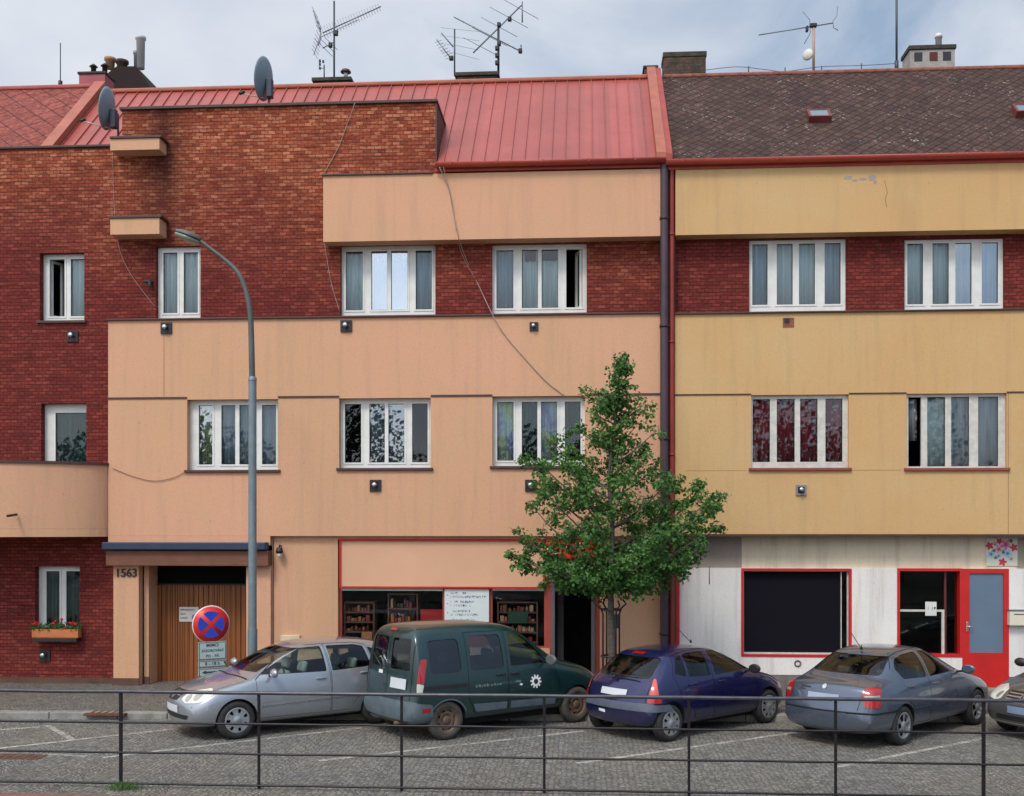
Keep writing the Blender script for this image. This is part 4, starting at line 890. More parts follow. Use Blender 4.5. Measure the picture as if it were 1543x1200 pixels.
bm = nb(); g = P3(91, 132, YR+.1); h_ = P3(91, 65, YR+.1); tube(bm, [g, h_], .012, 6); tube(bm, [g, g+Vector((0, 0, .15))], .05, 8); tag(obj('lightning_rod', bm, DARK), 'thin lightning rod on the tiled ridge far left', 'lightning rod')
# ---------------- street furniture ----------------
random.seed(11)
# lamp post
LX, LY = FX(380.5, 19.1), 19.1
t = thing('street_lamp', 'tall grey street lamp with curved arm, standing behind the silver car', 'street lamp', (LX, LY, SZ))
z1 = FZ(380, 572, LY); z2 = FZ(378, 478, LY)
bm = nb(); tube(bm, [(LX, LY, SZ), (LX, LY, FZ(380, 948, LY))], .085, 16); tube(bm, [(LX, LY, FZ(380, 948, LY)+.001), (LX, LY, z1)], [.074, .070], 16); tube(bm, [(LX, LY, z1-.02), (LX, LY, z1+.02), (LX, LY, z1+.05)], [.078, .074, .055], 16)
tube(bm, [(LX, LY, SZ), (LX, LY, SZ+.12)], [.14, .11], 16); obj('pole', bm, GALV, t, smooth=40)
bm = nb(); pts = [(380, 571), (379, 520), (378, 486), (376, 465), (372, 444), (366, 425), (358, 410), (345, 397), (328, 383), (312, 371), (300, 362)]
P = [P3(a, b, LY-.0-.012*i) for i, (a, b) in enumerate(pts)]; 
def smoothpts(P, n=4):
    out = []
    for i in range(len(P)-1):
        p0, p1, p2, p3 = P[max(i-1, 0)], P[i], P[i+1], P[min(i+2, len(P)-1)]
        for k in range(n):
            t_ = k/n; out.append(.5*((2*p1)+(p2-p0)*t_+(2*p0-5*p1+4*p2-p3)*t_*t_+(3*p1-p0-3*p2+p3)*t_**3))
    out.append(P[-1]); return out
P = smoothpts(P); tube(bm, P, [.054-.024*i/len(P) for i in range(len(P))], 12); obj('arm', bm, simple('weathered_arm', srgb(92, 94, 90), .5, metal=.3, var=.2), t, smooth=40)
hd = P[-1]; tip = P3(264, 348, LY-.15); ax = (tip-hd); l = ax.length; ax.normalize(); sdv = Vector((0, 1, 0)); up = ax.cross(sdv); up = up if up.z > 0 else -up
def lampshape(bm, lo, hi, wsc, f=14, base=0):
    rings = []
    for i in range(f+1):
        s = i/f; w = wsc*(.05+.13*math.sin(math.pi*min(1, s*1.0)**.8)**.8*(1 if s < .98 else .6)); c = hd+ax*(s*l*1.02-.03); ring = []
        for k in range(16):
            a = 2*math.pi*k/16; h = (hi if math.sin(a) > 0 else lo)*(.35+.65*math.sin(math.pi*(.12+.8*s)))
            ring.append(bm.verts.new(c+sdv*w*math.cos(a)+up*(h*math.sin(a)+base)))
        rings.append(ring)
    for A_, B_ in zip(rings, rings[1:]):
        for k in range(16): bm.faces.new((A_[k], A_[(k+1)%16], B_[(k+1)%16], B_[k])).smooth = True
    bm.faces.new(rings[0][::-1]); bm.faces.new(rings[-1]); bmesh.ops.recalc_face_normals(bm, faces=bm.faces)
bm = nb(); lampshape(bm, .03, .085, 1); hdo = obj('lamp_head', bm, simple('lamp_housing', srgb(86, 88, 84), .5, var=.15), t)
bm = nb(); lampshape(bm, .085, .0, .86, base=-.025); obj('diffuser', bm, simple('dirty_diffuser', srgb(132, 142, 122), .25, var=.15), hdo)
bm = nb(); tube(bm, [(LX, LY, FZ(380, 912, LY)), (LX, LY, FZ(380, 905, LY))], .0725, 16); obj('green_sticker', bm, simple('green_tape', srgb(88, 150, 110), .5), t)
# no-stopping sign
SX, SY = FX(320, 19.1), 19.1; rz = R(34)
t = thing('traffic_sign', 'round red and blue no-stopping sign with grey text plates before the garage door', 'traffic sign', (SX, SY, SZ), 0)
bm = nb(); tube(bm, [(SX, SY, SZ), (SX, SY, FZ(318, 912, SY))], .030, 12); obj('post', bm, GALV, t)
Mz = Matrix.Translation(P3(318, 941, SY-.05)) @ Matrix.Rotation(rz, 4, 'Z')
def signpart(name, bm, mat, par): bmesh.ops.transform(bm, matrix=Mz, verts=bm.verts); bmesh.ops.recalc_face_normals(bm, faces=bm.faces); return obj(name, bm, mat, par)
Rr = .335
bm = nb(); lathe(bm, [(.001, -.006), (Rr, -.006), (Rr, .006), (.001, .006)], (0, 0, 0), 'y', 48); disc = signpart('disc', bm, simple('white_reflective', srgb(214, 206, 200), .4, var=.04), t)
bm = nb(); lathe(bm, [(.001, -.010), (Rr*.95, -.010), (Rr*.95, -.0065), (.001, -.0065)], (0, 0, 0), 'y', 48); signpart('red_field', bm, simple('sign_red', srgb(206, 38, 34), .4, var=.05), disc)
SB = simple('sign_blue', srgb(34, 66, 176), .4, var=.08)
for k in range(4):
    a0 = R(45+90*k+9.5); a1 = R(135+90*k-9.5); ro = Rr*.70; n = 14
    mid = (a0+a1)/2; apex = (math.cos(mid)*Rr*.135, math.sin(mid)*Rr*.135)
    pts = [apex]+[(ro*math.cos(a0+(a1-a0)*i/n), ro*math.sin(a0+(a1-a0)*i/n)) for i in range(n+1)]
    bm = nb(); prism(bm, rounded2(pts) if 0 else pts, 'y', -.0135, -.0105); signpart('blue_segment', bm, SB, disc)
PLG = simple('grey_plate', srgb(170, 186, 180), .5, var=.08, vs=6); INK = simple('dark_ink', srgb(52, 62, 70), .6)
tl = P3(320, 967, SY-.05).z; bl = P3(320, 1019, SY-.05).z; cx0 = -.02
Mz = Matrix.Translation((FX(320, SY-.05), SY-.05, 0)) @ Matrix.Rotation(rz, 4, 'Z')
hh = tl-bl; rows_ = ((tl, tl-hh*.52, (('MIMO', .075, .13), ('po - pá', .06, .38))), (tl-hh*.54, tl-hh*.74, (('8-16 h', .07, .5),)), (tl-hh*.76, bl, ()))
for i, (a, b, tx) in enumerate(rows_):
    bm = nb(); box(bm, -.25, .25, -.006, .004, b, a, bev=.004); pl = signpart('text_plate', bm, PLG, t)
    bm = nb(); slab(bm, -.24, .24, b+.008, a-.008, -.009, -.0065, [(-.228, .228, b+.018, a-.018)]); signpart('border', bm, INK, pl)
    if i == 0: lines_ = (('MIMO', .085, .2), ('ZÁSOBOVÁNÍ', .062, .50), ('PO - PÁ', .07, .80))
    elif i == 1: lines_ = (('8 - 18 h', .085, .5),)
    else: lines_ = ()
    for s_, sz_, f_ in lines_:
        signpart('lettering', text_bm(s_, sz_, Matrix.Translation((0, -.0085, a-(a-b)*f_)) @ FACE, .001, bold=.001), INK, pl)
    if i == 2:
        bm = nb(); zc_ = (a+b)/2; prism(bm, [(-.19, zc_), (-.11, zc_+.035), (-.11, zc_+.014), (.11, zc_+.014), (.11, zc_+.035), (.19, zc_), (.11, zc_-.035), (.11, zc_-.014), (-.11, zc_-.014), (-.11, zc_-.035)], 'y', -.009, -.0065); signpart('arrow', bm, INK, pl)
# paper on the garage door
q = rect(270, 915, 299, 937, GY+.53); bm = nb(); box(bm, q[0], q[1], GY+.535, GY+.549, q[2], q[3]); gp = tag(obj('notice', bm, simple('white_enamel', srgb(206, 200, 190), .5)), 'white no-parking notice fixed to the brown garage door', 'notice')
for i, (w_, s_) in enumerate((('NEPARKOVAT', .048), ('VJEZD', .042), ('GARÁŽ', .048))): obj('lettering', text_bm(w_, s_, Matrix.Translation((q[0]+.02, GY+.534, q[3]-.06-.085*i)) @ FACE, .001, 'LEFT', .001), INK, gp)
bm = nb(); lathe(bm, [(.062, -.002), (.062, -.006)], (q[1]-.08, GY+.535, q[2]+.09), 'y', 20); obj('emblem', bm, simple('faded_violet', srgb(150, 96, 150), .5), gp)
# railing
RB = simple('black_railing_paint', srgb(26, 24, 28), .42, var=.3, vs=9, metal=.2); RG = simple('highlight_top_rail', srgb(74, 74, 82), .35, var=.25, vs=9, metal=.4)  # top rail colour is lighter, with its grey highlight painted in
t = thing('railing', 'black four-rail metal railing along the foreground', 'railing', (0, RY, 0))
rz_ = [FZ(771, y, RY) for y in (1048.5, 1096, 1142, 1190)]
random.seed(5)
for i, z in enumerate(rz_):
    bm = nb(); pts = []; x = -9.5
    while x < 9.6: pts.append((x, RY-(.0 if i else .0), z+random.uniform(-.003, .003))); x += .45
    tube(bm, pts, .023 if i == 0 else .014, 10); obj('rail', bm, RG if i == 0 else RB, t)
for k in range(-2, 9):
    px = 180.5+217*k if k < 0 else [180.5, 389, 604.5, 820, 1038.5, 1260, 1483.5, 1708, 1930][k]
    x = FX(px, RY); bm = nb(); w = .020 if k in (0, 6) else .016; box(bm, x-w, x+w, RY+.015, RY+.05, -.2, rz_[0]-.02, bev=.004); obj('post', bm, RB, t)
# grass at a post
bm = nb(); gx = FX(186, RY-.05); rnd = random.Random(4)
for i in range(420):
    x = gx+rnd.gauss(.02, .12); y = RY+rnd.gauss(-.08, .06); h = rnd.uniform(.03, .12)*(1.1-min(1, abs(x-gx)*2.2)); a = rnd.uniform(0, 6.3); w = .005; dx, dy = math.cos(a)*w, math.sin(a)*w; lx, ly = rnd.gauss(0, .03), rnd.gauss(0, .03)
    bm.faces.new([bm.verts.new(c) for c in ((x-dx, y-dy, .0), (x+dx, y+dy, .0), (x+lx, y+ly, h))])
tag(obj('grass', bm, simple('grass_blades', (.07, .13, .03, 1), .7, var=.3, vs=9)), 'green grass tuft at the foot of the left railing post', 'grass', kind='stuff')
# ---------------- tree ----------------
random.seed(21)
TX, TY = FX(921, 19.7), 19.7
tr = thing('street_tree', 'young green street tree with a slim trunk in a metal guard', 'tree', (TX, TY, SZ))
BARK = simple('grey_bark', (.11, .095, .08, 1), .95, var=.35, vs=14, bs=60, bd=.01)
zc0 = FZ(920, 880, TY); ztop = FZ(935, 531, TY)
trunk = [Vector((TX, TY, SZ)), Vector((TX+.01, TY, SZ+1.0)), Vector((TX-.01, TY, zc0)), Vector((TX+.02, TY+.02, zc0+1.0)), Vector((FX(918, TY), TY-.02, FZ(918, 720, TY))), Vector((FX(928, TY), TY, FZ(928, 620, TY))), P3(935, 536, TY)]
bm = nb(); TP = smoothpts(trunk, 5); tube(bm, TP, [.068*(1-.93*(i/(len(TP)-1))**1.1)+.004 for i in range(len(TP))], 9)
ends = [(936, 540, 0), (882, 598, .3), (905, 590, -.4), (975, 604, .2), (990, 648, -.2), (865, 640, .1), (832, 665, .5), (808, 690, -.3), (790, 690, .2), (812, 720, .7), (850, 700, -.8), (1000, 690, .5), (1015, 715, -.5), (960, 670, .8),
        (1066, 728, .2), (1095, 742, -.2), (1085, 760, .5), (1090, 790, .1), (1062, 805, -.6), (1060, 835, .4), (1040, 855, -.2), (1000, 870, .6), (970, 880, -.7), (820, 740, -.9), (800, 760, .6), (768, 795, .1), (764, 832, -.2), (790, 820, .7), (812, 845, -.6),
        (818, 882, .2), (845, 875, .9), (880, 880, -.9), (850, 800, 1.2), (900, 780, -1.3), (960, 790, 1.3), (990, 800, -1.2), (930, 850, -1.1), (905, 845, 1.2), (1030, 790, -1.0), (1010, 760, 1.0), (870, 740, 1.0), (940, 720, -1.1), (880, 830, -.5), (1010, 840, -.9), (950, 620, .3), (941, 556, .05), (929, 570, -.1), (944, 585, -.15), (946, 600, .2), (918, 612, -.2), (940, 640, -.3), (962, 640, .3), (896, 620, .2), (900, 660, -.4), (880, 690, .4), (975, 690, -.4), (840, 690, .1), (1030, 720, .2), (1075, 745, .0), (860, 860, .3), (1025, 850, .3), (783, 838, .1), (915, 650, .6), (930, 690, .9), (1040, 745, .3)]
clusters = []
zt_ = [p.z for p in TP]
for (px, py, dy) in ends:
    e = P3(px, py, TY+dy*.9); reach = (e-Vector((TX, TY, e.z))).length
    s = max(zc0-.0, min(e.z-reach*.75, ztop-.4)); k = min(range(len(TP)), key=lambda i: abs(TP[i].z-s)); b = TP[k]
    d = e-b; mid1 = b+d*.35+Vector((0, 0, -.06*d.length)); mid2 = b+d*.72+Vector((random.uniform(-.05, .05), random.uniform(-.05, .05), -.04*d.length))
    L_ = smoothpts([b, mid1, mid2, e], 4); r0 = .012+.010*d.length; tube(bm, L_, [r0*(1-.85*i/(len(L_)-1)) for i in range(len(L_))], 5, caps=False)
    n = max(5, int(d.length*8))
    for i in range(n):
        s_ = .22+.78*(i+.5)/n; q = L_[min(len(L_)-1, int(s_*(len(L_)-1)))]
        spread = .035+.15*math.sin(math.pi*min(.93, s_))*min(1, d.length/1.2)
        c = q+Vector((random.gauss(0, spread), random.gauss(0, spread*1.2), random.gauss(0, spread*.75)+.02))
        clusters.append((c, .075+.07*(1-s_)+random.uniform(0, .05)))
        if i % 2 == 0: tube(bm, [q, (q+c)/2+Vector((0, 0, -.01)), c], [.006, .004, .002], 4, caps=False)
tk = obj('trunk', bm, BARK, tr)
import colorsys
bm = nb(); cl = bm.loops.layers.float_color.new('leafcol')
for (c, r_) in clusters:
    tone = random.random()
    for _ in range(int(20+r_*150)):
        d = Vector((random.gauss(0, 1), random.gauss(0, 1), random.gauss(0, .75))); d = d.normalized()*r_*random.uniform(.2, 1.45)**.7; p = c+d
        nrm = (d.normalized()*.6+Vector((random.gauss(0, .5), random.gauss(0, .5)-.15, random.gauss(.45, .5)))).normalized()
        a = nrm.orthogonal().normalized(); a = Matrix.Rotation(random.uniform(0, 6.28), 3, nrm) @ a; b = nrm.cross(a); s = random.uniform(.018, .046)
        tip = p+a*s*1.15-nrm*s*.25; L1 = p+b*s*.8+nrm*s*.12; R1 = p-b*s*.8+nrm*s*.12; bt = p-a*s*.9-nrm*s*.1
        L0 = p+a*s*.55+b*s*.55; R0 = p+a*s*.55-b*s*.55
        V = [bm.verts.new(v) for v in (bt, L1, L0, tip, R0, R1)]; f1 = bm.faces.new((V[0], V[1], V[2], V[3])); f2 = bm.faces.new((V[0], V[3], V[4], V[5]))
        k = min(1, max(0, .5*tone+.5*random.random())); col = (.035+.065*k, .105+.125*k, .022+.024*k, 1)
        if random.random() < .04: col = (.12, .17, .04, 1)
        for f in (f1, f2):
            for l_ in f.loops: l_[cl] = col
LF = M('leaf'); at = LF.n('VertexColor', _layer_name='leafcol'); LF.base(at.outputs[0]); LF.set(Roughness=.5); LF.b.inputs['Specular IOR Level'].default_value = .35
tlc = LF.n('BsdfTranslucent'); LF.l(at.outputs[0], tlc.inputs[0]); ms = LF.n('MixShader'); ms.inputs[0].default_value = .28; LF.l(LF.b.outputs[0], ms.inputs[1]); LF.l(tlc.outputs[0], ms.inputs[2]); LF.l(ms.outputs[0], LF.out.inputs[0])
obj('crown', bm, LF.m, tr)
# trees on the far side of the street, behind the viewer: seen only as reflections in panes and paintwork
bm = nb(); rnd = random.Random(6)
for k in range(16):
    cx_, cy_ = -44+k*5.8+rnd.uniform(-2, 2), -19-rnd.uniform(0, 9); hh_ = rnd.uniform(7.5, 12.5); rr_ = rnd.uniform(2.6, 3.8)
    tube(bm, [(cx_, cy_, 0), (cx_, cy_, hh_*.5), (cx_+.3, cy_, hh_*.8)], [.28, .2, .06], 7)
    for _ in range(3000):
        dv = Vector((rnd.gauss(0, 1), rnd.gauss(0, 1), rnd.gauss(0, 1))).normalized()*rnd.uniform(.45, 1.08); p = Vector((cx_+dv.x*rr_, cy_+dv.y*rr_, hh_*.60+dv.z*hh_*.42)); n_ = Vector((rnd.gauss(0, 1), rnd.gauss(0, 1), rnd.gauss(0, 1))).normalized(); u_ = n_.orthogonal().normalized(); w_ = n_.cross(u_); s = rnd.uniform(.08, .22)
        bm.faces.new([bm.verts.new(q) for q in (p-u_*s, p+w_*s*.7, p+u_*s, p-w_*s*.7)])
tag(obj('distant_trees', bm, simple('far_foliage', (.045, .075, .025, 1), .8, var=.3)), 'row of trees across the street, mirrored in the window panes', 'trees', kind='stuff')
# tree guard
GD = simple('dark_guard', srgb(62, 46, 46), .6, metal=.3, var=.3, vs=9)
t = thing('tree_guard', 'dark metal guard of upright bars with horned tops round the tree trunk', 'tree guard', (TX, TY, SZ)); zt0 = FZ(920, 917, TY); gr_ = .21
for k in range(4):
    a = R(28+90*k); c_, s_ = math.cos(a), math.sin(a); P = [Vector((TX+c_*gr_*.80, TY+s_*gr_*.8, SZ)), Vector((TX+c_*gr_*.80, TY+s_*gr_*.8, zt0-.1)), Vector((TX+c_*gr_, TY+s_*gr_, zt0)), Vector((TX+c_*gr_*1.45, TY+s_*gr_*1.45, zt0+.07)), Vector((TX+c_*gr_*1.15, TY+s_*gr_*1.15, zt0+.15))]
    bm = nb(); tube(bm, P, .016, 8); obj('upright', bm, GD, t)
for z in (zt0-.02, FZ(920, 989, TY)):
    bm = nb(); lathe(bm, [(gr_*.84, -.015), (gr_*.9, -.015), (gr_*.9, .015), (gr_*.84, .015)], (TX, TY, z), 'z', 28, close=True); bmesh.ops.recalc_face_normals(bm, faces=bm.faces); obj('hoop', bm, GD, t)
bm = nb(); box(bm, TX+.05, TX+.13, TY-.14, TY-.10, FZ(930, 946, TY), FZ(930, 925, TY), bev=.01); obj('strap', bm, BLACK, t)
# flower box
q = rect(49, 950, 119, 962, YB-.15); t = thing('flower_box', 'terracotta flower box with red geraniums on the lower left window', 'flower box', ((q[0]+q[1])/2, YB-.1, q[2]))
bm = nb(); box(bm, q[0], q[1], YB-.19, YB-.02, q[2]+.01, q[3]+.02, bev=.012); obj('trough', bm, simple('terracotta', srgb(184, 108, 60), .7, var=.2), t)
bm = nb(); box(bm, q[0]+.04, q[1]-.02, YB-.22, YB-.001, q[2]-.07, q[2]+.008, bev=.008); obj('bracket', bm, DARK, t)
rnd = random.Random(8); bm = nb(); bf = nb(); w_ = q[1]-q[0]
for i in range(900):
    x = q[0]+rnd.uniform(-.02, w_+.02); z = q[3]+abs(rnd.gauss(0, .06))+.0+ (.06 if abs(x-q[0]-w_*.55) < .12 else 0)*rnd.random(); y = YB-.11+rnd.gauss(0, .05); s = rnd.uniform(.012, .024); a = Vector((rnd.gauss(0, 1), rnd.gauss(0, 1), rnd.gauss(0, 1))).normalized(); b = a.orthogonal().normalized()
    p = Vector((x, y, z)); bm.faces.new([bm.verts.new(v) for v in (p-a*s, p+b*s, p+a*s, p-b*s)])
obj('leaves', bm, simple('geranium_leaf', (.05, .11, .035, 1), .7, var=.3, vs=20), t)
for fx, fz, r_ in ((.04, .14, .07), (.12, .12, .05), (.44, .13, .06), (.50, .19, .035), (.62, .22, .03), (.84, .15, .07), (.92, .13, .05), (.5, .02, .04), (.7, .05, .03)):
    bf = nb()
    for i in range(46):
        d = Vector((rnd.gauss(0, 1), rnd.gauss(0, 1), rnd.gauss(0, .8))).normalized()*r_*rnd.random()**.4; p = Vector((q[0]+w_*fx, YB-.14, q[3]+fz))+d; a = d.orthogonal().normalized()*.014; b = d.normalized().cross(a)
        bf.faces.new([bf.verts.new(v) for v in (p-a, p+b, p+a, p-b)])
    obj('blossom', bf, simple('geranium_red', srgb(204, 34, 44), .6, var=.15, vs=20), t)
# ---------------- dishes, aerials, cables ----------------
DISH = simple('grey_dish', srgb(120, 136, 142), .5, var=.1, obj=True)
def dish(px, py, Y, r, base, lab, arm, axv):
    c = P3(px, py, Y); t = thing('satellite_dish', lab, 'satellite dish', base)
    ax = Vector(axv).normalized(); q = ax.to_track_quat('Z', 'Y').to_matrix().to_4x4()
    bm = nb(); pr = [(.001, -.09)]+[(r*k/8, -.09+.09*(k/8)**2) for k in range(1, 9)]+[(r*1.02, .004), (r, -.012)]+[(r*k/8, -.10+.09*(k/8)**2) for k in range(7, 0, -1)]+[(.001, -.10)]
    lathe(bm, pr, (0, 0, 0), 'z', 36); bmesh.ops.transform(bm, matrix=Matrix.Translation(c) @ q @ Matrix.Diagonal((1, 1.08, 1, 1)), verts=bm.verts); bmesh.ops.recalc_face_normals(bm, faces=bm.faces); obj('reflector', bm, DISH, t)
    bm = nb(); foot = c-Vector((0, 0, r))-ax*.02; lnb = P3(arm[0], arm[1], Y-.25); tube(bm, [foot, lnb], .012, 6); ob = obj('lnb_arm', bm, simple('pale_arm', srgb(190, 180, 176), .5), t)
    bm = nb(); d = (foot+Vector((0, 0, .3))-lnb).normalized(); tube(bm, [lnb-d*.02, lnb+d*.10], [.035, .028], 10); obj('lnb', bm, BLACK, ob)
    bm = nb(); k = c-ax*.14+Vector((0, 0, -.12)); box(bm, k.x-.06, k.x+.07, k.y-.08, k.y+.08, k.z-.28, k.z+.12, bev=.02); bv = Vector(base); m_ = Vector((bv.x, bv.y, k.z+.1)); tube(bm, [bv, m_], .022, 8); tube(bm, [k, Vector((bv.x, bv.y, k.z))], .02, 6); obj('mount', bm, simple('dark_blue_mount', srgb(50, 54, 70), .5), t)
roofz = lambda Y: zEv+(zR-zEv)*(Y-YE)/(YR-YE)
dish(161, 164, 22.4, .40, (FX(178, 22.6), 22.6, roofz(22.6)-.1), 'grey satellite dish left of the brick parapet block', (122, 182), (-.98, -.02, .14))
dish(397, 119, YB+.9, .41, (FX(405, YB+.9), YB+.9, zBk+.05), 'grey satellite dish standing above the middle of the brick parapet', (362, 141), (-.96, .16, .14))
AL = simple('dull_aluminium', srgb(112, 122, 126), .45, metal=.5, var=.15); AD = simple('dark_mast', srgb(64, 70, 72), .5, metal=.3)
def yagi(t, a, b, n, h0, h1, v, boom=.014, refl=True, name='antenna'):
    """boom from a to b with n elements along v, growing shorter towards b"""
    bm = nb(); a, b = Vector(a), Vector(b); tube(bm, [a, b], boom, 6)
    v = Vector(v).normalized()
    for i in range(n):
        p = a.lerp(b, (i+.3)/n); h = h0+(h1-h0)*i/(n-1); tube(bm, [p-v*h, p+v*h], .006, 4)
    o = obj(name, bm, AL, t); return o
def mast(t, px, y0, y1, Y, r=.022, mat=None):
    bm = nb(); tube(bm, [P3(px, y0, Y), P3(px, y1, Y)], r, 8); obj('mast', bm, mat or AD, t)
Y0 = YR+.6
t = thing('tv_aerial', 'long spiky TV aerial pointing up to the right, on the leftmost brick chimney', 'aerial', P3(503, 121, Y0)); mast(t, 503.5, 121, 2, Y0)
a, b = P3(486, 50, Y0), P3(574, 10, Y0); yagi(t, a, b, 22, .16, .10, (-.35, .0, .9)); yagi(t, P3(484, 56, Y0), P3(540, 30, Y0), 3, .02, .02, (0, 0, 1), .008)
bm = nb()
for s_ in (-1, 1):
    for k in range(6):
        o_ = P3(484, 50, Y0)+Vector((-.05-.02*k, 0, s_*(.06+.085*k))); tube(bm, [o_+Vector((0, -.28, 0)), o_+Vector((0, .28, 0))], .005, 4)
    tube(bm, [P3(484, 50, Y0), P3(484, 50, Y0)+Vector((-.18, 0, s_*.52))], .008, 5)
    tube(bm, [P3(484, 50, Y0)+Vector((-.03, 0, s_*.03)), P3(478, 50, Y0)+Vector((.09, 0, s_*.12)), P3(483, 50, Y0)+Vector((-.06, 0, s_*.30))], .012, 5)
obj('reflector', bm, AL, t)
yagi(t, P3(486, 73, Y0), P3(503, 64, Y0), 3, .30, .22, (.5, .7, -.35), .012); 
bm = nb(); box(bm, *(lambda p: (p.x-.05, p.x+.05, p.y-.05, p.y+.05, p.z-.06, p.z+.06))(P3(506, 50, Y0)), bev=.015); box(bm, *(lambda p: (p.x-.04, p.x+.04, p.y-.05, p.y+.05, p.z-.06, p.z+.05))(P3(498, 68, Y0)), bev=.015); obj('clamp', bm, BLACK, t)
t = thing('tv_aerial', 'tiny aerial on a short mast left of the long spiky aerial', 'aerial', P3(488, 121, Y0)); mast(t, 488.5, 121, 98, Y0, .016)
bm = nb()
for px, py in ((482, 92), (482, 97), (487, 93), (482, 103)): p = P3(px, py, Y0); box(bm, p.x-.022, p.x+.022, p.y-.03, p.y+.03, p.z-.03, p.z+.03, bev=.01)
tube(bm, [P3(481, 90, Y0), P3(481, 104, Y0)], .006, 4); tube(bm, [P3(481, 103, Y0), P3(489, 103, Y0)], .008, 4); obj('antenna', bm, AD, t)
t = thing('roof_cowl', 'small dark mushroom cowl on the leftmost brick chimney', 'cowl', P3(521, 118, Y0)); g = P3(521, 117, Y0)
bm = nb(); lathe(bm, [(.05, 0), (.05, .12)], g, 'z', 12); obj('pipe', bm, simple('white_flue_pipe', srgb(190, 190, 190), .5), t); bm = nb(); lathe(bm, [(.12, .11), (.125, .13), (.09, .18), (.03, .20)], g, 'z', 16); obj('cap', bm, simple('maroon_cap', srgb(70, 32, 44), .5), t)
t = thing('tv_aerial', 'broken looking aerial with two slanted booms, left of the middle chimney', 'aerial', P3(684, 115, Y0)); mast(t, 685, 115, 44, Y0, .018)
yagi(t, P3(679, 88, Y0), P3(658, 60, Y0), 7, .13, .09, (.7, .5, .5), .012); yagi(t, P3(683, 71, Y0), P3(665, 50, Y0), 2, .03, .03, (0, 1, 0), .014)
for k in range(4): 
    bm = nb(); tube(bm, [P3(664, 42+k*12, Y0-.1), P3(684, 44+k*12, Y0), P3(722, 48+k*14, Y0+.2)], .0035, 4); obj('element', bm, AL, t)
bm = nb(); box(bm, *(lambda p: (p.x-.05, p.x+.05, p.y-.05, p.y+.05, p.z-.05, p.z+.05))(P3(680, 88, Y0)), bev=.02); obj('junction_box', bm, BLACK, t)
t = thing('tv_aerial', 'tall dark mast carrying two crossed aerials, right of the middle chimney', 'aerial', P3(751, 115, Y0)); mast(t, 751, 115, 34, Y0, .028, simple('black_mast', srgb(34, 34, 38), .5))
yagi(t, P3(786, 8, Y0), P3(713, 80, Y0), 5, .55, .45, (.75, .5, -.22), .016); yagi(t, P3(785, 78, Y0), P3(684, 26, Y0), 12, .05, .03, (0, .5, .9), .013)
bm = nb(); tube(bm, [P3(787, 3, Y0), P3(787, 34, Y0)], .016, 6); tube(bm, [P3(785, 68, Y0), P3(785, 81, Y0)], .02, 6); obj('element', bm, AL, t)
bm = nb()
for px, py in ((752, 38), (752, 66), (749, 73), (749, 84), (749, 95), (784, 77), (768, 29)): p = P3(px, py, Y0); box(bm, p.x-.045, p.x+.045, p.y-.05, p.y+.05, p.z-.05, p.z+.05, bev=.018)
obj('clamp', bm, BLACK, t)
t = thing('tv_aerial', 'aerial with a long boom to the left on a pinkish mast, above the slate roof', 'aerial', P3(1225, 108, Y0-.4)); mast(t, 1226, 110, 40, Y0-.4, .03, simple('pink_mast', srgb(176, 140, 120), .6))
yagi(t, P3(1255, 35, Y0-.4), P3(1143, 53, Y0-.4), 12, .05, .02, (0, .8, .6), .013); bm = nb(); tube(bm, [P3(1210, 18, Y0-.4), P3(1220, 30, Y0-.4), P3(1221, 50, Y0-.4), P3(1212, 66, Y0-.4)], .009, 5); tube(bm, [P3(1262, 10, Y0-.4), P3(1261, 24, Y0-.4), P3(1255, 32, Y0-.4), P3(1256, 42, Y0-.4), P3(1263, 46, Y0-.4)], .009, 5); obj('element', bm, AL, t)
bm = nb(); p = P3(1226, 39, Y0-.4); box(bm, p.x-.09, p.x+.07, p.y-.05, p.y+.05, p.z-.04, p.z+.05, bev=.02); p = P3(1216, 43, Y0-.4); box(bm, p.x-.03, p.x+.03, p.y-.05, p.y+.05, p.z-.08, p.z+.05, bev=.02); obj('clamp', bm, BLACK, t)
p = P3(1218, 83, Y0-.5); bm = nb(); lathe(bm, [(.001, .03), (.09, .02), (.13, -.02), (.10, -.05), (.001, -.06)], (0, 0, 0), 'y', 18); bmesh.ops.transform(bm, matrix=Matrix.Translation(p) @ Matrix.Rotation(R(-35), 4, 'Z'), verts=bm.verts); tag(obj('radio_dish', bm, simple('cream_dish', srgb(206, 206, 192), .5)), 'small cream dish on the pinkish aerial mast', 'dish')
t = thing('flag_mast', 'tall thin dark mast rising out of the frame above the slate ridge', 'mast', P3(1351, 105, YR)); mast(t, 1351, 108, -40, YR, .025); mast(t, 1351, 108, 92, YR, .045)
bm = nb(); P = [P3(a, b, YR) for a, b in ((1062, 106), (1110, 101), (1152, 105), (1183, 108), (1236, 101), (1298, 99), (1350, 96))]; tube(bm, smoothpts(P, 4), .007, 5)
tag(obj('ridge_wire', bm, AD), 'thin lightning wire strung on stubs along the slate ridge', 'wire'); 
for a, b in ((1183, 106), (1238, 104), (1298, 100), (1128, 104)):
    bm = nb(); tube(bm, [P3(a, 112, YR), P3(a, b-4, YR)], .013, 5); tag(obj('wire_stub', bm, AD), 'short dark stub holding the wire on the slate ridge', 'stub', 'stubs along the slate ridge')
def cable(lab, pts, r=.008, mat=None):
    bm = nb(); tube(bm, smoothpts([Vector(p) for p in pts], 5), r, 6); tag(obj('cable', bm, mat or CBL), lab, 'cable')
CBL = simple('grey_cable', srgb(150, 130, 118), .7, var=.3, vs=9); CBD = simple('dark_cable', srgb(104, 76, 66), .7)
yt, yb, yf = YT-.02, YB-.02, YF-.02
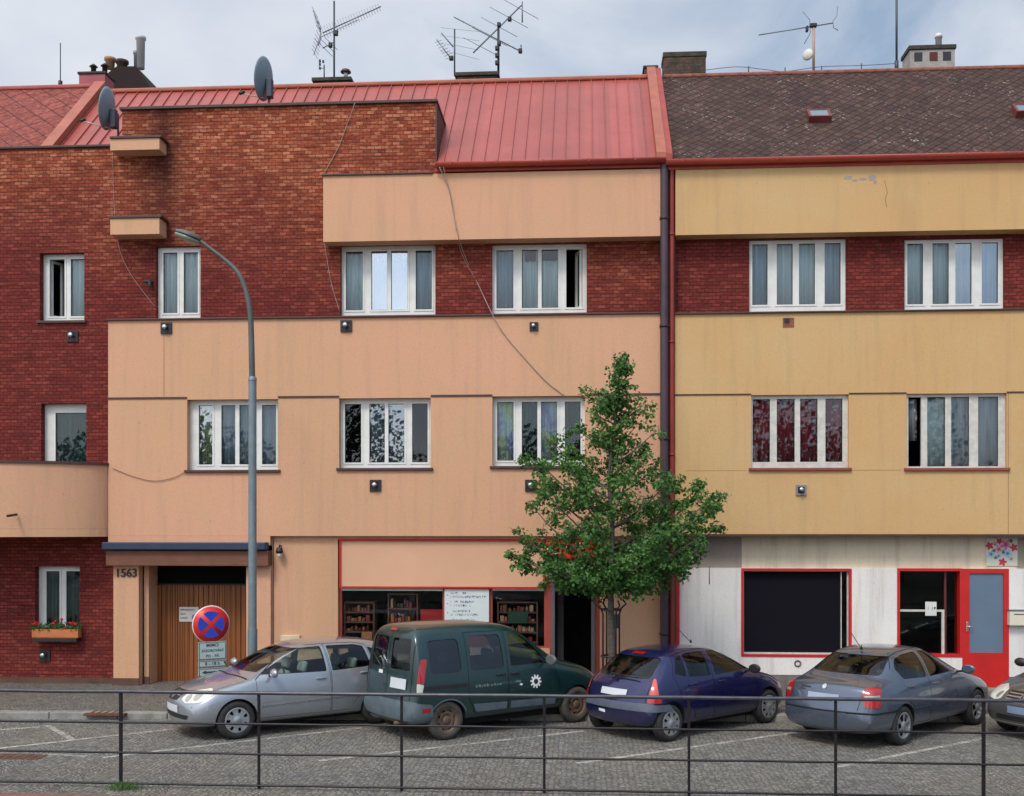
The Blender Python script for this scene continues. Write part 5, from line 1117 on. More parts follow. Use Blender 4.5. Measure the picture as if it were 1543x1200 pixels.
cable('pale cable from the parapet edge down across the upper bricks', [P3(535, 155, yb-.05), P3(524, 186, yb), P3(509, 224, yb), P3(488, 262, yb)])
cable('thin cable beside the left edge of the upper stucco box', [P3(489, 365, yb), P3(493, 392, yb), P3(500, 430, yb), P3(512, 470, yb)], .007)
cable('long cable from the gutter down past the top right window to the tree', [P3(662, 252, YT-.14), P3(676, 285, yt), P3(684, 325, yt), P3(691, 358, yt), P3(703, 392, yb), P3(722, 432, yb), P3(741, 472, yf-.05), P3(762, 507, yf), P3(795, 545, yf), P3(823, 575, yf), P3(850, 596, yf)], .009)
cable('second thinner cable parallel to the long one between the top windows', [P3(668, 252, YT-.14), P3(680, 300, yt), P3(687, 345, yt), P3(690, 364, yb-.1), P3(700, 392, yb), P3(716, 420, yb)], .006)
cable('thin cable hanging down the brick wall beside the stucco ledges', [P3(170, 228, yb), P3(171, 275, yb), P3(173, 322, yb), P3(180, 375, yb), P3(198, 415, yb), P3(233, 462, yb)], .006)
cable('dark cable sagging under the first floor window beside the balcony', [P3(170, 706, yf), P3(200, 718, yf), P3(232, 725, yf), P3(262, 720, yf), P3(282, 709, yf)], .006, CBD)
# ---------------- vehicles ----------------
RUBBER = simple('tyre_rubber', (.022, .021, .02, 1), .85, var=.3, obj=True, vs=12)
RUBBERD = simple('dusty_tyre_rubber', (.06, .052, .043, 1), .9, var=.3, obj=True, vs=12)
CAP = simple('silver_hubcap', (.36, .37, .38, 1), .38, metal=.6, var=.15, obj=True, vs=10)
RUST = simple('rusty_steel_rim', srgb(98, 80, 64), .7, metal=.2, var=.45, obj=True, vs=14)
LINER = simple('arch_liner', (.006, .006, .006, 1), .95, obj=True)
SEATM = simple('seat_cloth', (.10, .105, .11, 1), .9, obj=True, vs=20)
SEATL = simple('pale_seat_cloth', (.40, .39, .34, 1), .9, obj=True, vs=20)
CABIN = simple('cabin_lining', (.06, .06, .062, 1), .8, obj=True)
REDL = simple('red_lens', srgb(158, 18, 16), .18, var=.1, obj=True, coat=1)
REDP = simple('pale_red_lens', srgb(196, 62, 48), .18, var=.1, obj=True, coat=1)

AMBER = simple('lamp_reflector', srgb(170, 166, 150), .2, metal=.4, var=.2, obj=True, coat=1)
PLATE = simple('blank_number_plate', srgb(196, 200, 202), .5, var=.06, obj=True, vs=4)
GREYB = simple('blue_grey_bumper_trim', srgb(84, 90, 104), .5, var=.15, obj=True, vs=6)
DEC = simple('white_decal', srgb(222, 224, 222), .5, var=.05, obj=True)
DECF = simple('faded_decal', srgb(92, 112, 112), .6, var=.3, obj=True, vs=12)
def cage(rows, fo, sub, inset=None):
    bm = nb(); rings = []
    for (x, zt, wt, zb, wb, z0, sw) in rows:
        cr = .045
        if inset:
            zt -= inset; wt -= inset*.9; wb -= .07; z0 = .34
            zb = min(zb, zt-.03)
        wm = wb+(.028 if not inset else 0); wl = wm-.035; zm = z0+(zb-z0)*.5; zl = z0+.10
        ks = [(0, zt), (.6*wt, zt-.25*cr), (wt, zt-cr), (wb, min(zb, zt-cr-.02)), (wm, zm), (wl, zl), (wl-.08, z0), (0, z0)]
        ring = []
        for s in (1, -1):
            for i, (y, z) in enumerate(ks):
                if s == -1 and i in (0, 7): continue
                ring.append(bm.verts.new((fo-(x+sw*(y/.8)**2), s*y, z)))
        # order: k0..k7 on the left, then k6..k1 on the right
        rings.append(ring[:8]+ring[8:][::-1])
    n = 14
    for a, b in zip(rings, rings[1:]):
        for i in range(n): bm.faces.new((a[i], a[(i+1)%n], b[(i+1)%n], b[i]))
    for r in (rings[0], rings[-1]):
        for q in ((0,1,6,7), (1,2,5,6), (2,3,4,5), (0,7,8,13), (13,8,9,12), (12,9,10,11)):
            bm.faces.new([r[i] for i in q])
    bmesh.ops.recalc_face_normals(bm, faces=bm.faces)
    me = bpy.data.meshes.new('c'); bm.to_mesh(me); bm.free()
    o = bpy.data.objects.new('c', me); COL.objects.link(o)
    md = o.modifiers.new('s', 'SUBSURF'); md.levels = sub; md.render_levels = sub
    return bake(o)
def bake(o):
    dg = bpy.context.evaluated_depsgraph_get(); me = bpy.data.meshes.new_from_object(o.evaluated_get(dg), depsgraph=dg)
    o.modifiers.clear(); o.data = me; return o
def tmp(bm, mats):
    bmesh.ops.recalc_face_normals(bm, faces=bm.faces)
    me = bpy.data.meshes.new('k'); bm.to_mesh(me); bm.free()
    for m in mats: me.materials.append(m)
    o = bpy.data.objects.new('k', me); COL.objects.link(o); return o
def boolean(o, k, op='DIFFERENCE', rm=True):
    md = o.modifiers.new('b', 'BOOLEAN'); md.operation = op; md.object = k; md.solver = 'EXACT'; md.material_mode = 'TRANSFER'
    bake(o)
    if rm: bpy.data.objects.remove(k)
    return o
class Car:
    def __init__(s, name, label, rows, fo, wb, body, group='cars parked at an angle along the kerb', xs=1, zs=1, ys=1, sub=3):
        rows = [(r[0]*xs, r[1]*zs, r[2]*ys, r[3]*zs, r[4]*ys, r[5], r[6]) for r in rows]
        s.rows = rows; s.fo = fo+wb/2; s.wb = wb; s.xs, s.zs, s.ys = xs, zs, ys; s.mat = body
        s.t = thing(name, label, 'car', group=group)
        s.body = cage(rows, s.fo, sub); s.body.data.materials.append(body)
        bm = nb(); bm.from_mesh(s.body.data); s.bvh = BVHTree.FromBMesh(bm); bm.free()
        s.L = rows[-1][0]
    def X(s, x): return s.fo-x*s.xs
    def patch(s, poly, ang, off, mat, name, parent=None, step=.05, smooth=True, solid=0):
        """poly in (u, z) seen along the horizontal direction ang; or ang='z' with (x from nose, y) seen from above"""
        bm = nb()
        vs = [bm.verts.new((p[0], p[1], 0)) for p in poly]; bm.faces.new(vs)
        for ax in (0, 1):
            lo = min(p[ax] for p in poly); hi = max(p[ax] for p in poly); k = math.ceil(lo/step)*step
            while k < hi:
                no = (1, 0, 0) if ax == 0 else (0, 1, 0); co = (k, 0, 0) if ax == 0 else (0, k, 0)
                if k-lo > .004 and hi-k > .004: bmesh.ops.bisect_plane(bm, geom=bm.verts[:]+bm.edges[:]+bm.faces[:], plane_co=co, plane_no=no)
                k += step
        if ang == 'z': d = Vector((0, 0, -1)); org = lambda u, v: Vector((s.X(u), v, 3))
        else:
            a = R(ang); o_ = Vector((math.cos(a), math.sin(a), 0)); ua = Vector((-math.sin(a), math.cos(a), 0)); d = -o_
            org = lambda u, v: o_*5+ua*u+Vector((0, 0, v))
        bad = []
        for v in bm.verts:
            h = s.bvh.ray_cast(org(v.co.x, v.co.y), d)
            if h[0] is None: bad.append(v); continue
            v.co = h[0]-d*off*(1 if ang == 'z' else .75)+h[1]*off*.25*(1 if h[1].dot(d) < 0 else -1)
        if bad: bmesh.ops.delete(bm, geom=bad, context='VERTS')
        bmesh.ops.recalc_face_normals(bm, faces=bm.faces)
        c = Vector((0, 0, .6)); tot = sum(((f.calc_center_median()-c).dot(f.normal)*f.calc_area() for f in bm.faces))
        if tot < 0: bmesh.ops.reverse_faces(bm, faces=bm.faces)
        o = obj(name, bm, mat, parent or s.t, smooth=smooth, local=True)
        return o
    def side(s, pts, sgn, *a, **k):      # pts in (x from nose, z) on the side sgn (1 left, -1 right)
        return s.patch([((-s.X(x) if sgn > 0 else s.X(x)), z*s.zs) for x, z in pts], 90*sgn, *a, **k)
    def sline(s, pts, sgn, w, off, mat, name, **k):
        for (a, b) in zip(pts, pts[1:]):
            dx, dz = b[0]-a[0], b[1]-a[1]; l = math.hypot(dx, dz); nx, nz = -dz/l*w/2, dx/l*w/2
            s.side([(a[0]+nx, a[1]+nz), (b[0]+nx, b[1]+nz), (b[0]-nx, b[1]-nz), (a[0]-nx, a[1]-nz)], sgn, off, mat, name, **k)
    def cut(s, sidewins, front, rear, arch_r=.335, doors=(), near=1):
        xs, zs = s.xs, s.zs
        lo, hi = s.cab
        rows = [r for r in s.rows if lo <= r[0] <= hi]
        cav = cage(rows, s.fo, 2, .045); cav.data.materials.append(CABIN); boolean(s.body, cav)
        bm = nb()
        for w in sidewins: prism(bm, [(s.X(x), z*zs) for x, z in w], 'y', -1.5, 1.5)
        boolean(s.body, tmp(bm, [BLACK]))
        bm = nb()
        if front: prism(bm, [(y*s.ys, z*zs) for y, z in front], 'x', s.X(-.5), s.X(2.3))
        for r in rear: prism(bm, [(y*s.ys, z*zs) for y, z in r], 'x', s.X(s.rear_x), s.X(s.L+.5))
        boolean(s.body, tmp(bm, [BLACK]))
        bm = nb()
        for ax in (s.wb/2, -s.wb/2):
            for sg in (1, -1):
                pts = [(ax+arch_r*math.cos(2*math.pi*k/40), .30+arch_r*math.sin(2*math.pi*k/40)) for k in range(40)]
                prism(bm, pts, 'y', sg*.56, sg*1.2)
        boolean(s.body, tmp(bm, [LINER]))
        # the doors on the side seen: cut free with an 8 mm gap
        for nm, poly in doors:
            y0, y1 = (.42*near, 1.3*near)
            c = Vector((sum(p[0] for p in poly)/len(poly), sum(p[1] for p in poly)/len(poly)))
            def grow(e): return [(s.X(p[0]+(e if p[0] > c.x else -e)), (p[1]+(e if p[1] > c.y else -e))*zs) for p in poly]
            bm = nb(); prism(bm, grow(0), 'y', y0, y1); k = tmp(bm, [BLACK])
            d = bpy.data.objects.new(nm, s.body.data.copy()); COL.objects.link(d); boolean(d, k, 'INTERSECT')
            bm = nb(); prism(bm, grow(.007), 'y', y0, y1); boolean(s.body, tmp(bm, [BLACK]))
            s.fin(d); d.name = nm; s.doors[nm] = d
        s.fin(s.body); s.body.name = 'body'
        bm = nb(); box(bm, s.X(.55), s.fo-(s.L-.5), -.56, .56, .15, .30, bev=.04); s.part('underbody_light_block', bm, LINER)  # black box added under the car to block light and darken the ground
    def fin(s, o):
        for p in o.data.polygons: p.use_smooth = True
        o.data.set_sharp_from_angle(angle=R(32)); o.parent = s.t; o.data.name = o.name
    doors = None
    def wheel(s, r=.30, w=.19, style=('cover', 7), mat=None, tmat=None, rr=.195, track=None):
        y = track or (s.rows[len(s.rows)//2][4]-.095)
        bm = nb()
        pr = [(rr, -w/2+.015), (rr+.02, -w/2), (r-.035, -w/2+.004), (r-.012, -w/2+.022), (r, -w/2+.045), (r, -.03), (r-.008, -.026), (r-.008, -.018), (r, -.014),
              (r, .014), (r-.008, .018), (r-.008, .026), (r, .03), (r, w/2-.045), (r-.012, w/2-.022), (r-.035, w/2-.004), (rr+.02, w/2), (rr, w/2-.015), (rr-.01, 0)]
        lathe(bm, pr, (0, 0, 0), 'y', 40, close=True); bmesh.ops.recalc_face_normals(bm, faces=bm.faces)
        me = bpy.data.meshes.new('wheel'); bm.to_mesh(me); bm.free(); me.materials.append(tmat or RUBBER)
        bm = nb(); kind, n = style; yo = w/2-.012
        # backing and barrel
        lathe(bm, [(rr, yo-.005), (rr-.012, yo-.03), (rr-.015, -w/2+.02)], (0, 0, 0), 'y', 40, mi=0, caps=False)
        lathe(bm, [(rr-.02, yo-.07), (.001, yo-.07)], (0, 0, 0), 'y', 32, mi=1)
        def hole_disc(prof, ia, ib, seg, open_):
            tot = n*seg; rings = []
            for (q, h) in prof: rings.append([bm.verts.new((q*math.cos(2*math.pi*k/tot), h, q*math.sin(2*math.pi*k/tot))) for k in range(tot)])
            for i in range(len(rings)-1):
                for k in range(tot):
                    if ia <= i < ib and (k % seg) in open_: continue
                    f = bm.faces.new((rings[i][k], rings[i][(k+1)%tot], rings[i+1][(k+1)%tot], rings[i+1][k])); f.smooth = True
            return rings
        if kind == 'cover':      # closed plastic cover with wedge-shaped holes near the rim
            hole_disc([(rr+.008, yo-.006), (rr+.004, yo+.004), (rr-.012, yo+.006), (rr-.02, yo+.004), (rr*.60, yo+.012), (rr*.52, yo+.014), (rr*.3, yo+.010), (rr*.26, yo+.018), (.001, yo+.02)], 3, 4, 6, (0, 1))
        elif kind == 'spoke':    # spokes
            hole_disc([(rr+.006, yo-.008), (rr+.004, yo+.004), (rr-.014, yo+.004), (rr-.022, yo-.002), (rr*.62, yo-.004), (rr*.36, yo-.006), (rr*.28, yo-.002), (rr*.24, yo+.004), (.001, yo+.006)], 3, 5, 7, (0, 1, 2, 3))
        else:                    # pressed steel with slots
            hole_disc([(rr+.002, yo+.0), (rr-.006, yo+.002), (rr-.02, yo-.012), (rr*.82, yo-.035), (rr*.70, yo-.022), (rr*.56, yo-.014), (rr*.45, yo-.03), (rr*.36, yo-.034), (rr*.30, yo-.012), (rr*.25, yo-.008), (.001, yo-.008)], 3, 4, 6, (0, 1))
        m2 = bpy.data.meshes.new('hubcap'); bm.to_mesh(m2); bm.free(); m2.materials.append(mat or CAP); m2.materials.append(LINER)
        for ax in (1, -1):
            for sg in (1, -1):
                o = bpy.data.objects.new('wheel', me); COL.objects.link(o); o.parent = s.t
                o.location = (ax*s.wb/2, sg*y, r); o.rotation_euler = (0, R(random.uniform(0, 90)), 0 if sg > 0 else R(180))
                if ax == 1 and s.steer: o.rotation_euler[2] += R(s.steer)
                c = bpy.data.objects.new('hubcap' if kind == 'cover' else 'rim', m2); COL.objects.link(c); c.parent = o
    steer = 0
    def part(s, name, bm, mat, smooth=True, parent=None): return obj(name, bm, mat, parent or s.t, smooth=smooth, local=True)
    def cabin(s, seat_x=(1.75, 2.65), hip=.42, top=.98, mat=None, sgn_drive=1, dash=1.35):
        for i, x in enumerate(seat_x):
            for y in (.34, -.34):
                X = s.X(x)
                bm = nb(); box(bm, X-.22, X+.25, y-.23, y+.23, hip-.08, hip+.12, bev=.05)
                b2 = nb(); box(b2, -.06, .06, -.22, .22, 0, top-hip-.14, bev=.05); box(b2, -.045, .045, -.13, .13, top-hip-.10, top-hip+.08, bev=.035)
                bmesh.ops.transform(b2, matrix=Matrix.Translation((X-.2, y, hip+.05)) @ Matrix.Rotation(R(-13), 4, 'Y'), verts=b2.verts)
                merge(bm, b2); s.part('seat', bm, mat or SEATM)
        bm = nb(); box(bm, s.X(dash)-.15, s.X(dash)+.35, -.64, .64, .5, .86*s.zs, bev=.06); s.part('dashboard', bm, CABIN)
        bm = nb(); c = s.X(dash+.32)
        ring = [(c-.05*math.cos(a), sgn_drive*.34+.18*math.sin(a), .86*s.zs+.17*math.cos(a)) for a in [2*math.pi*k/20 for k in range(21)]]
        tube(bm, ring, .014, 6); tube(bm, [(c, sgn_drive*.34, .86*s.zs), (c+.2, sgn_drive*.34, .78*s.zs)], .03, 6); s.part('steering_wheel', bm, BLACK)
    def mirror(s, x, z, mat, sc=1):
        for sg in (1, -1):
            bm = nb(); bmesh.ops.create_uvsphere(bm, u_segments=14, v_segments=10, radius=1)
            bmesh.ops.transform(bm, matrix=Matrix.Translation((s.X(x), sg*(s.mw+.10*sc), z)) @ Matrix.Diagonal((.06*sc, .115*sc, .075*sc, 1)), verts=bm.verts)
            for v in bm.verts:
                if v.co.x < s.X(x)-.025: v.co.x = s.X(x)-.025
            o = s.part('wing_mirror', bm, mat)
            bm = nb(); tube(bm, [(s.X(x), sg*(s.mw+.03), z-.03), (s.X(x)+.02, sg*(s.mw-.10), z-.06)], .018, 6); s.part('mirror_arm', bm, BLACK, parent=o)
    def handles(s, pts, sgn, mat):
        for nm, x, z in pts:
            h = s.bvh.ray_cast(Vector((s.X(x), sgn*4, z)), Vector((0, -sgn, 0)))[0]; 
            if h is None: continue
            bm = nb(); y0 = h.y-.012 if sgn > 0 else h.y-.026; box(bm, h.x-.085, h.x+.085, y0, y0+.038, z-.016, z+.016, bev=.008)
            s.part('door_handle', bm, mat, parent=s.doors.get(nm))
    def place(s, near_front, near_rear, sgn, track):
        """put the car so that the outer edges of the two wheels on side sgn stand on these two ground points"""
        d = (near_front-near_rear); d.z = 0; d.normalize(); left = Vector((-d.y, d.x, 0))
        c = (near_front+near_rear)/2-left*sgn*track
        s.t.location = (c.x, c.y, 0); s.t.rotation_euler = (0, 0, math.atan2(d.y, d.x))
def wins(c, sidewins, front, rear, gmat, side_m=None, off=-.012, grow=.012):
    sm = side_m or [gmat]*len(sidewins)
    for w, m in zip(sidewins, sm):
        for sg in (1, -1): c.side(w, sg, off, m, 'side_window')
    if front: c.patch([(y*c.ys, z*c.zs) for y, z in front], 0, off, gmat, 'windscreen')
    for r in rear: c.patch([(-y*c.ys, z*c.zs) for y, z in r], 180, off, gmat, 'rear_window')
def hl(pts, s): return [(s*(-.92*u-.58), z) for u, z in pts]
def rounded(pts, r=.05, n=3):
    out = []
    for i, p in enumerate(pts):
        a, b = Vector(pts[i-1]), Vector(pts[(i+1) % len(pts)]); p = Vector(p)
        ra = min(r, (a-p).length*.45); rb = min(r, (b-p).length*.45)
        A = p+(a-p).normalized()*ra; B = p+(b-p).normalized()*rb
        for k in range(n+1):
            t = k/n; out.append(tuple(A*(1-t)**2+p*2*t*(1-t)+B*t*t))
    return out
def ell(cx, cz, rx, rz, n=20): return [(cx+rx*math.cos(2*math.pi*k/n), cz+rz*math.sin(2*math.pi*k/n)) for k in range(n)]

HATCH = [(0.00,.60,.50,.52,.64,.26,.22), (0.04,.69,.56,.60,.71,.21,.25), (0.14,.765,.60,.69,.755,.19,.24), (0.40,.86,.64,.78,.785,.19,.14), (0.80,.94,.68,.86,.80,.19,.05),
         (0.97,.975,.69,.90,.80,.19,.05), (1.06,1.02,.665,.92,.80,.19,.10), (1.50,1.255,.61,.94,.805,.19,.10), (1.84,1.405,.575,.95,.81,.19,.06), (2.08,1.455,.565,.955,.81,.19,.03),
         (2.6,1.475,.565,.965,.81,.19,0), (3.1,1.46,.56,.98,.81,.19,-.02), (3.42,1.42,.55,.99,.80,.19,-.05), (3.58,1.33,.56,.99,.79,.19,-.08), (3.74,1.12,.60,.97,.77,.21,-.10),
         (3.86,.95,.62,.86,.74,.23,-.14), (3.92,.80,.58,.68,.70,.27,-.18)]
def silver_car():
    body = paint('silver_paint', srgb(158, 162, 168), .5, .26, coat=1)
    c = Car('silver_hatchback', 'silver five-door hatchback parked nose to the street, leftmost car of the row', HATCH, .80, 2.46, body, zs=.965)
    c.cab = (1.0, 3.62); c.rear_x = 3.3; c.doors = {}; c.mw = .80
    fd = rounded([(1.20, 1.0), (1.64, 1.235), (1.95, 1.375), (2.30, 1.392), (2.32, .985)], .03)
    rd = rounded([(2.42, .985), (2.40, 1.392), (2.9, 1.385), (3.06, 1.35), (3.13, 1.02)], .03)
    qd = rounded([(3.20, 1.035), (3.13, 1.335), (3.30, 1.28), (3.42, 1.10)], .03)
    fr = [(-.56, 1.03), (.56, 1.03), (.48, 1.375), (-.48, 1.375)]; rr = [[(-.50, 1.06), (.50, 1.06), (.44, 1.345), (-.44, 1.345)]]
    dr = [('front_door', [(1.17, .31), (1.12, .60), (1.12, .93), (1.58, 1.235), (1.93, 1.405), (2.34, 1.42), (2.37, .98), (2.37, .31)]),
          ('rear_door', [(2.40, .31), (2.40, .98), (2.37, 1.42), (2.9, 1.412), (3.10, 1.37), (3.18, 1.02), (3.08, .62), (2.84, .50), (2.72, .31)])]
    c.cut([fd, rd, qd], fr, rr, .335, dr, 1)
    wins(c, [fd, rd, qd], fr, rr, CARGLASS); c.wheel(.30, .19, ('cover', 7)); c.cabin(mat=SEATL, sgn_drive=1)
    c.mirror(1.36, 1.0, body); c.handles([('front_door', 2.2, .85), ('rear_door', 3.0, .89)], 1, body)
    c.sline([(1.16, .525), (2.36, .56)], 1, .045, .012, body, 'door_trim'); c.sline([(2.41, .56), (3.0, .58)], 1, .045, .012, body, 'door_trim')
    for s in (1, -1):
        k = lambda pts: [(s*a, b) for a, b in pts]
        c.patch(hl(rounded([(-.62, .80), (-.30, .745), (-.22, .64), (-.36, .58), (-.66, .60), (-.80, .72)], .05), s), 20*s, .008, CLEARL, 'headlight')
        c.patch(hl(ell(-.38, .655, .055, .05, 14), s), 20*s, .012, AMBER, 'indicator_lens'); c.patch(hl(ell(-.55, .69, .065, .06, 14), s), 20*s, .012, AMBER, 'headlight_lens')
        c.patch(k(rounded([(.50, .95), (.62, .95), (.70, .70), (.5, .68)], .04)), 180-30*s, .006, REDL, 'tail_light')
    c.patch(rounded([(-.26, .745), (.26, .745), (.20, .60), (-.20, .60)], .05), 0, .004, BLACK, 'grille')
    c.patch(ell(0, .675, .06, .06), 0, .012, STEEL, 'badge')
    c.patch(rounded([(-.55, .40), (.55, .40), (.50, .33), (-.50, .33)], .03), 0, .004, BLACK, 'lower_grille')
    c.patch([(-.26, .53), (.26, .53), (.26, .42), (-.26, .42)], 0, .012, PLATE, 'number_plate')
    c.patch([(-.26, .62), (.26, .62), (.26, .51), (-.26, .51)], 180, .012, PLATE, 'number_plate')
    for a in ([(.99, -.66), (1.02, -.66), (.93, 0), (.90, 0)], [(.90, 0), (.93, 0), (1.02, .66), (.99, .66)]): c.patch(a, 'z', .004, BLACK, 'wiper_panel')
    for y in (-.3, .2):
        bm = nb(); tube(bm, [(c.X(1.03), y, 1.01), (c.X(1.08), y+.5*(-1 if y > 0 else -.6), 1.05)], .012, 6); c.part('wiper', bm, BLACK)
    for s in (1, -1): c.patch([(.14, s*.60), (.95, s*.70), (.95, s*.694), (.14, s*.594)], 'z', .0015, LINER, 'bonnet_seam')
    c.place(G(358, 1115), G(572, 1091), 1, .81)
    return c
def van():
    body = paint('green_paint', srgb(18, 50, 50), .15, .30, .12, (.07, .075, .065, 1), coat=.6)
    m = bpy.data.materials['green_paint']
    V = [(0,.62,.50,.54,.62,.30,.2), (.05,.76,.56,.64,.70,.26,.22), (.18,.90,.60,.80,.74,.25,.2), (.55,1.03,.66,.92,.79,.25,.1), (.95,1.11,.69,1.0,.81,.25,.05), (1.06,1.16,.69,1.03,.81,.25,.08),
         (1.42,1.44,.65,1.06,.815,.25,.10), (1.72,1.66,.635,1.08,.82,.25,.07), (1.98,1.775,.63,1.09,.825,.25,.03), (2.5,1.83,.635,1.09,.83,.25,0), (3.2,1.84,.64,1.09,.83,.25,0), (3.70,1.82,.64,1.09,.825,.25,-.01),
         (3.84,1.775,.64,1.09,.82,.25,-.03), (3.90,1.62,.68,1.08,.81,.25,-.05), (3.95,1.25,.70,1.0,.80,.25,-.07), (3.99,.80,.70,.68,.78,.27,-.08), (4.05,.62,.66,.52,.76,.30,-.08)]
    c = Car('green_van', 'dark green van with rusty wheels and a white cogwheel sticker on its door', V, .76, 2.60, body, zs=.97)
    c.cab = (1.0, 3.86); c.rear_x = 3.6; c.doors = {}; c.mw = .82; c.t['category'] = 'van'
    fd = rounded([(1.36, 1.10), (1.62, 1.40), (1.86, 1.59), (2.13, 1.62), (2.15, 1.09)], .06)
    rd = rounded([(2.28, 1.07), (2.28, 1.62), (2.92, 1.62), (2.92, 1.07)], .07)
    qd = rounded([(3.10, 1.07), (3.10, 1.60), (3.66, 1.59), (3.66, 1.07)], .07)
    fr = [(-.60, 1.20), (.60, 1.20), (.55, 1.66), (-.55, 1.66)]
    rr = [rounded([(-.60, 1.12), (-.07, 1.12), (-.07, 1.62), (-.56, 1.62)], .05), rounded([(.07, 1.12), (.60, 1.12), (.56, 1.62), (.07, 1.62)], .05)]
    dr = [('front_door', [(1.20, .40), (1.16, .75), (1.25, 1.05), (1.60, 1.44), (1.84, 1.65), (2.17, 1.67), (2.20, 1.05), (2.20, .40)]),
          ('sliding_door', [(2.225, .40), (2.225, 1.05), (2.215, 1.67), (2.96, 1.68), (2.98, .95), (2.98, .66), (2.86, .40)])]
    c.cut([fd, rd, qd], fr, rr, .345, dr, -1)
    wins(c, [fd, rd, qd], fr, rr, CARGLASS, [CARGLASS, CARGLASSB, CARGLASSB]); c.wheel(.305, .18, ('steel', 8), RUST, RUBBERD)
    c.cabin((1.95, 2.8), .55, 1.2, sgn_drive=1, dash=1.45)
    bm = nb(); box(bm, c.X(1.52)-.02, c.X(1.52)+.25, -.6, .6, 1.10, 1.22, bev=.04); c.part('sun_shade', bm, simple('pale_yellow_card', srgb(196, 192, 96), .7, obj=True))
    bm = nb(); box(bm, c.X(3.7), c.X(3.05), -.55, .55, .5, 1.12, bev=.05); c.part('load_cover', bm, CABIN)
    c.mirror(1.42, 1.12, simple('scuffed_mirror', srgb(96, 96, 98), .5, var=.3, obj=True), 1.15)
    c.handles([('front_door', 2.08, .94), ('sliding_door', 2.36, .94)], -1, BLACK)
    # grey plastic: rear bumper wrapping the corner, sills, arch lip
    for s in (1, -1):
        c.side(rounded([(3.66, .60), (4.08, .66), (4.08, .30), (3.60, .30)], .02), s, .014, GREYP, 'rear_bumper')
        c.sline([(2.3, .86), (3.86, .86)] if s > 0 else [(3.02, .86), (3.86, .86)], s, .05, .004, BLACK, 'door_rail')
        c.side([(1.24, .50), (2.17, .52), (2.17, .40), (1.24, .38)], s, .010, GREYP, 'sill_trim')
        c.side([(2.24, .52), (2.9, .54), (2.84, .40), (2.24, .40)], s, .010, GREYP, 'sill_trim')
        a = [(c.fo+c.wb/2+.37*math.cos(R(t)), .30+.37*math.sin(R(t))) for t in range(-5, 186, 10)]
        b = [(c.fo+c.wb/2+.345*math.cos(R(t)), .30+.345*math.sin(R(t))) for t in range(185, -6, -10)]
        c.side(a+b, s, .010, GREYP, 'arch_lip', step=.2)
        k = lambda pts: [(s*x, z) for x, z in pts]
        c.patch(k(rounded([(.47, 1.27), (.55, 1.28), (.58, .92), (.48, .90)], .03)), 180-40*s, .012, REDL, 'tail_light')
        c.patch(k(rounded([(.48, .895), (.58, .915), (.58, .76), (.50, .74)], .02)), 180-40*s, .012, simple('pale_lens', srgb(190, 192, 184), .3, obj=True), 'reverse_light')
        c.patch(k(rounded([(.40, .53), (.50, .53), (.50, .46), (.40, .46)], .015)), 180-40*s, .02, REDL, 'fog_light')
        c.patch(hl(rounded([(-.62, .88), (-.34, .84), (-.30, .66), (-.60, .66), (-.72, .78)], .05), s), 20*s, .008, CLEARL, 'headlight')
    c.patch([(-.80, .63), (.80, .63), (.80, .33), (-.80, .33)], 180, .014, GREYP, 'rear_bumper')
    c.patch([(-.01, 1.76), (.0, 1.76), (.0, .64), (-.01, .64)], 180, .003, LINER, 'rear_door_seam')
    for y in (-.66, .66): c.patch([(y-.006, 1.66), (y+.006, 1.66), (y+.006, .64), (y-.006, .64)], 180, .003, LINER, 'rear_door_seam')
    c.patch([(.13, .96), (.55, .96), (.55, .80), (.13, .80)], 180, .015, PLATE, 'number_plate')
    c.patch(rounded([(-.10, 1.71), (.10, 1.71), (.10, 1.675), (-.10, 1.675)], .015), 180, .012, REDL, 'brake_light')
    c.patch([(-.28, 1.04), (-.14, 1.04), (-.14, .985), (-.28, .985)], 180, .012, DEC, 'sticker')
    bm = nb(); tube(bm, [(c.X(4.0), .12, 1.08), (c.X(3.97), .45, 1.30)], .012, 6); c.part('wiper', bm, BLACK)
    # cogwheel sticker and the ghost of removed lettering on the doors
    fdr = c.doors['front_door']
    g = []
    for k in range(20):
        a0 = 2*math.pi*k/20
        for q, rr_ in ((0, .115 if k % 2 == 0 else .082), (.8, .115 if k % 2 == 0 else .082)):
            a = a0+q*2*math.pi/20; g.append((1.66+rr_*math.cos(a), .80+rr_*math.sin(a)))
    c.side(g, -1, .004, DEC, 'cogwheel_sticker', parent=fdr, step=.04); c.side(ell(1.66, .80, .044, .044), -1, .008, body, 'sticker_centre', parent=fdr)
    x = 2.86
    for i, wd_ in enumerate((.05, .05, .03, .05, .05, .02, .05, .05, .04, .05)):
        c.side([(x, .84+.012*math.sin(i*2)), (x-wd_+.012, .84), (x-wd_+.012, .80), (x, .80-.006*math.cos(i*3))], -1, .004, DECF, 'faded_letter', parent=c.doors['sliding_door']); x -= wd_+.008
    c.side([(1.96, .845), (2.06, .86), (2.08, .82), (1.97, .81)], -1, .004, DECF, 'faded_letter', parent=fdr)
    c.side([(1.93, .78), (1.965, .80), (2.0, .775), (1.95, .755)], -1, .004, DEC, 'sticker_scrap', parent=fdr)
    bm = nb(); tube(bm, [(c.X(4.04), -.35, .27), (c.X(3.5), -.33, .25)], .03, 8); c.part('exhaust', bm, RUST)
    c.place(G(866, 1090), G(681, 1115), -1, .825)
    return c
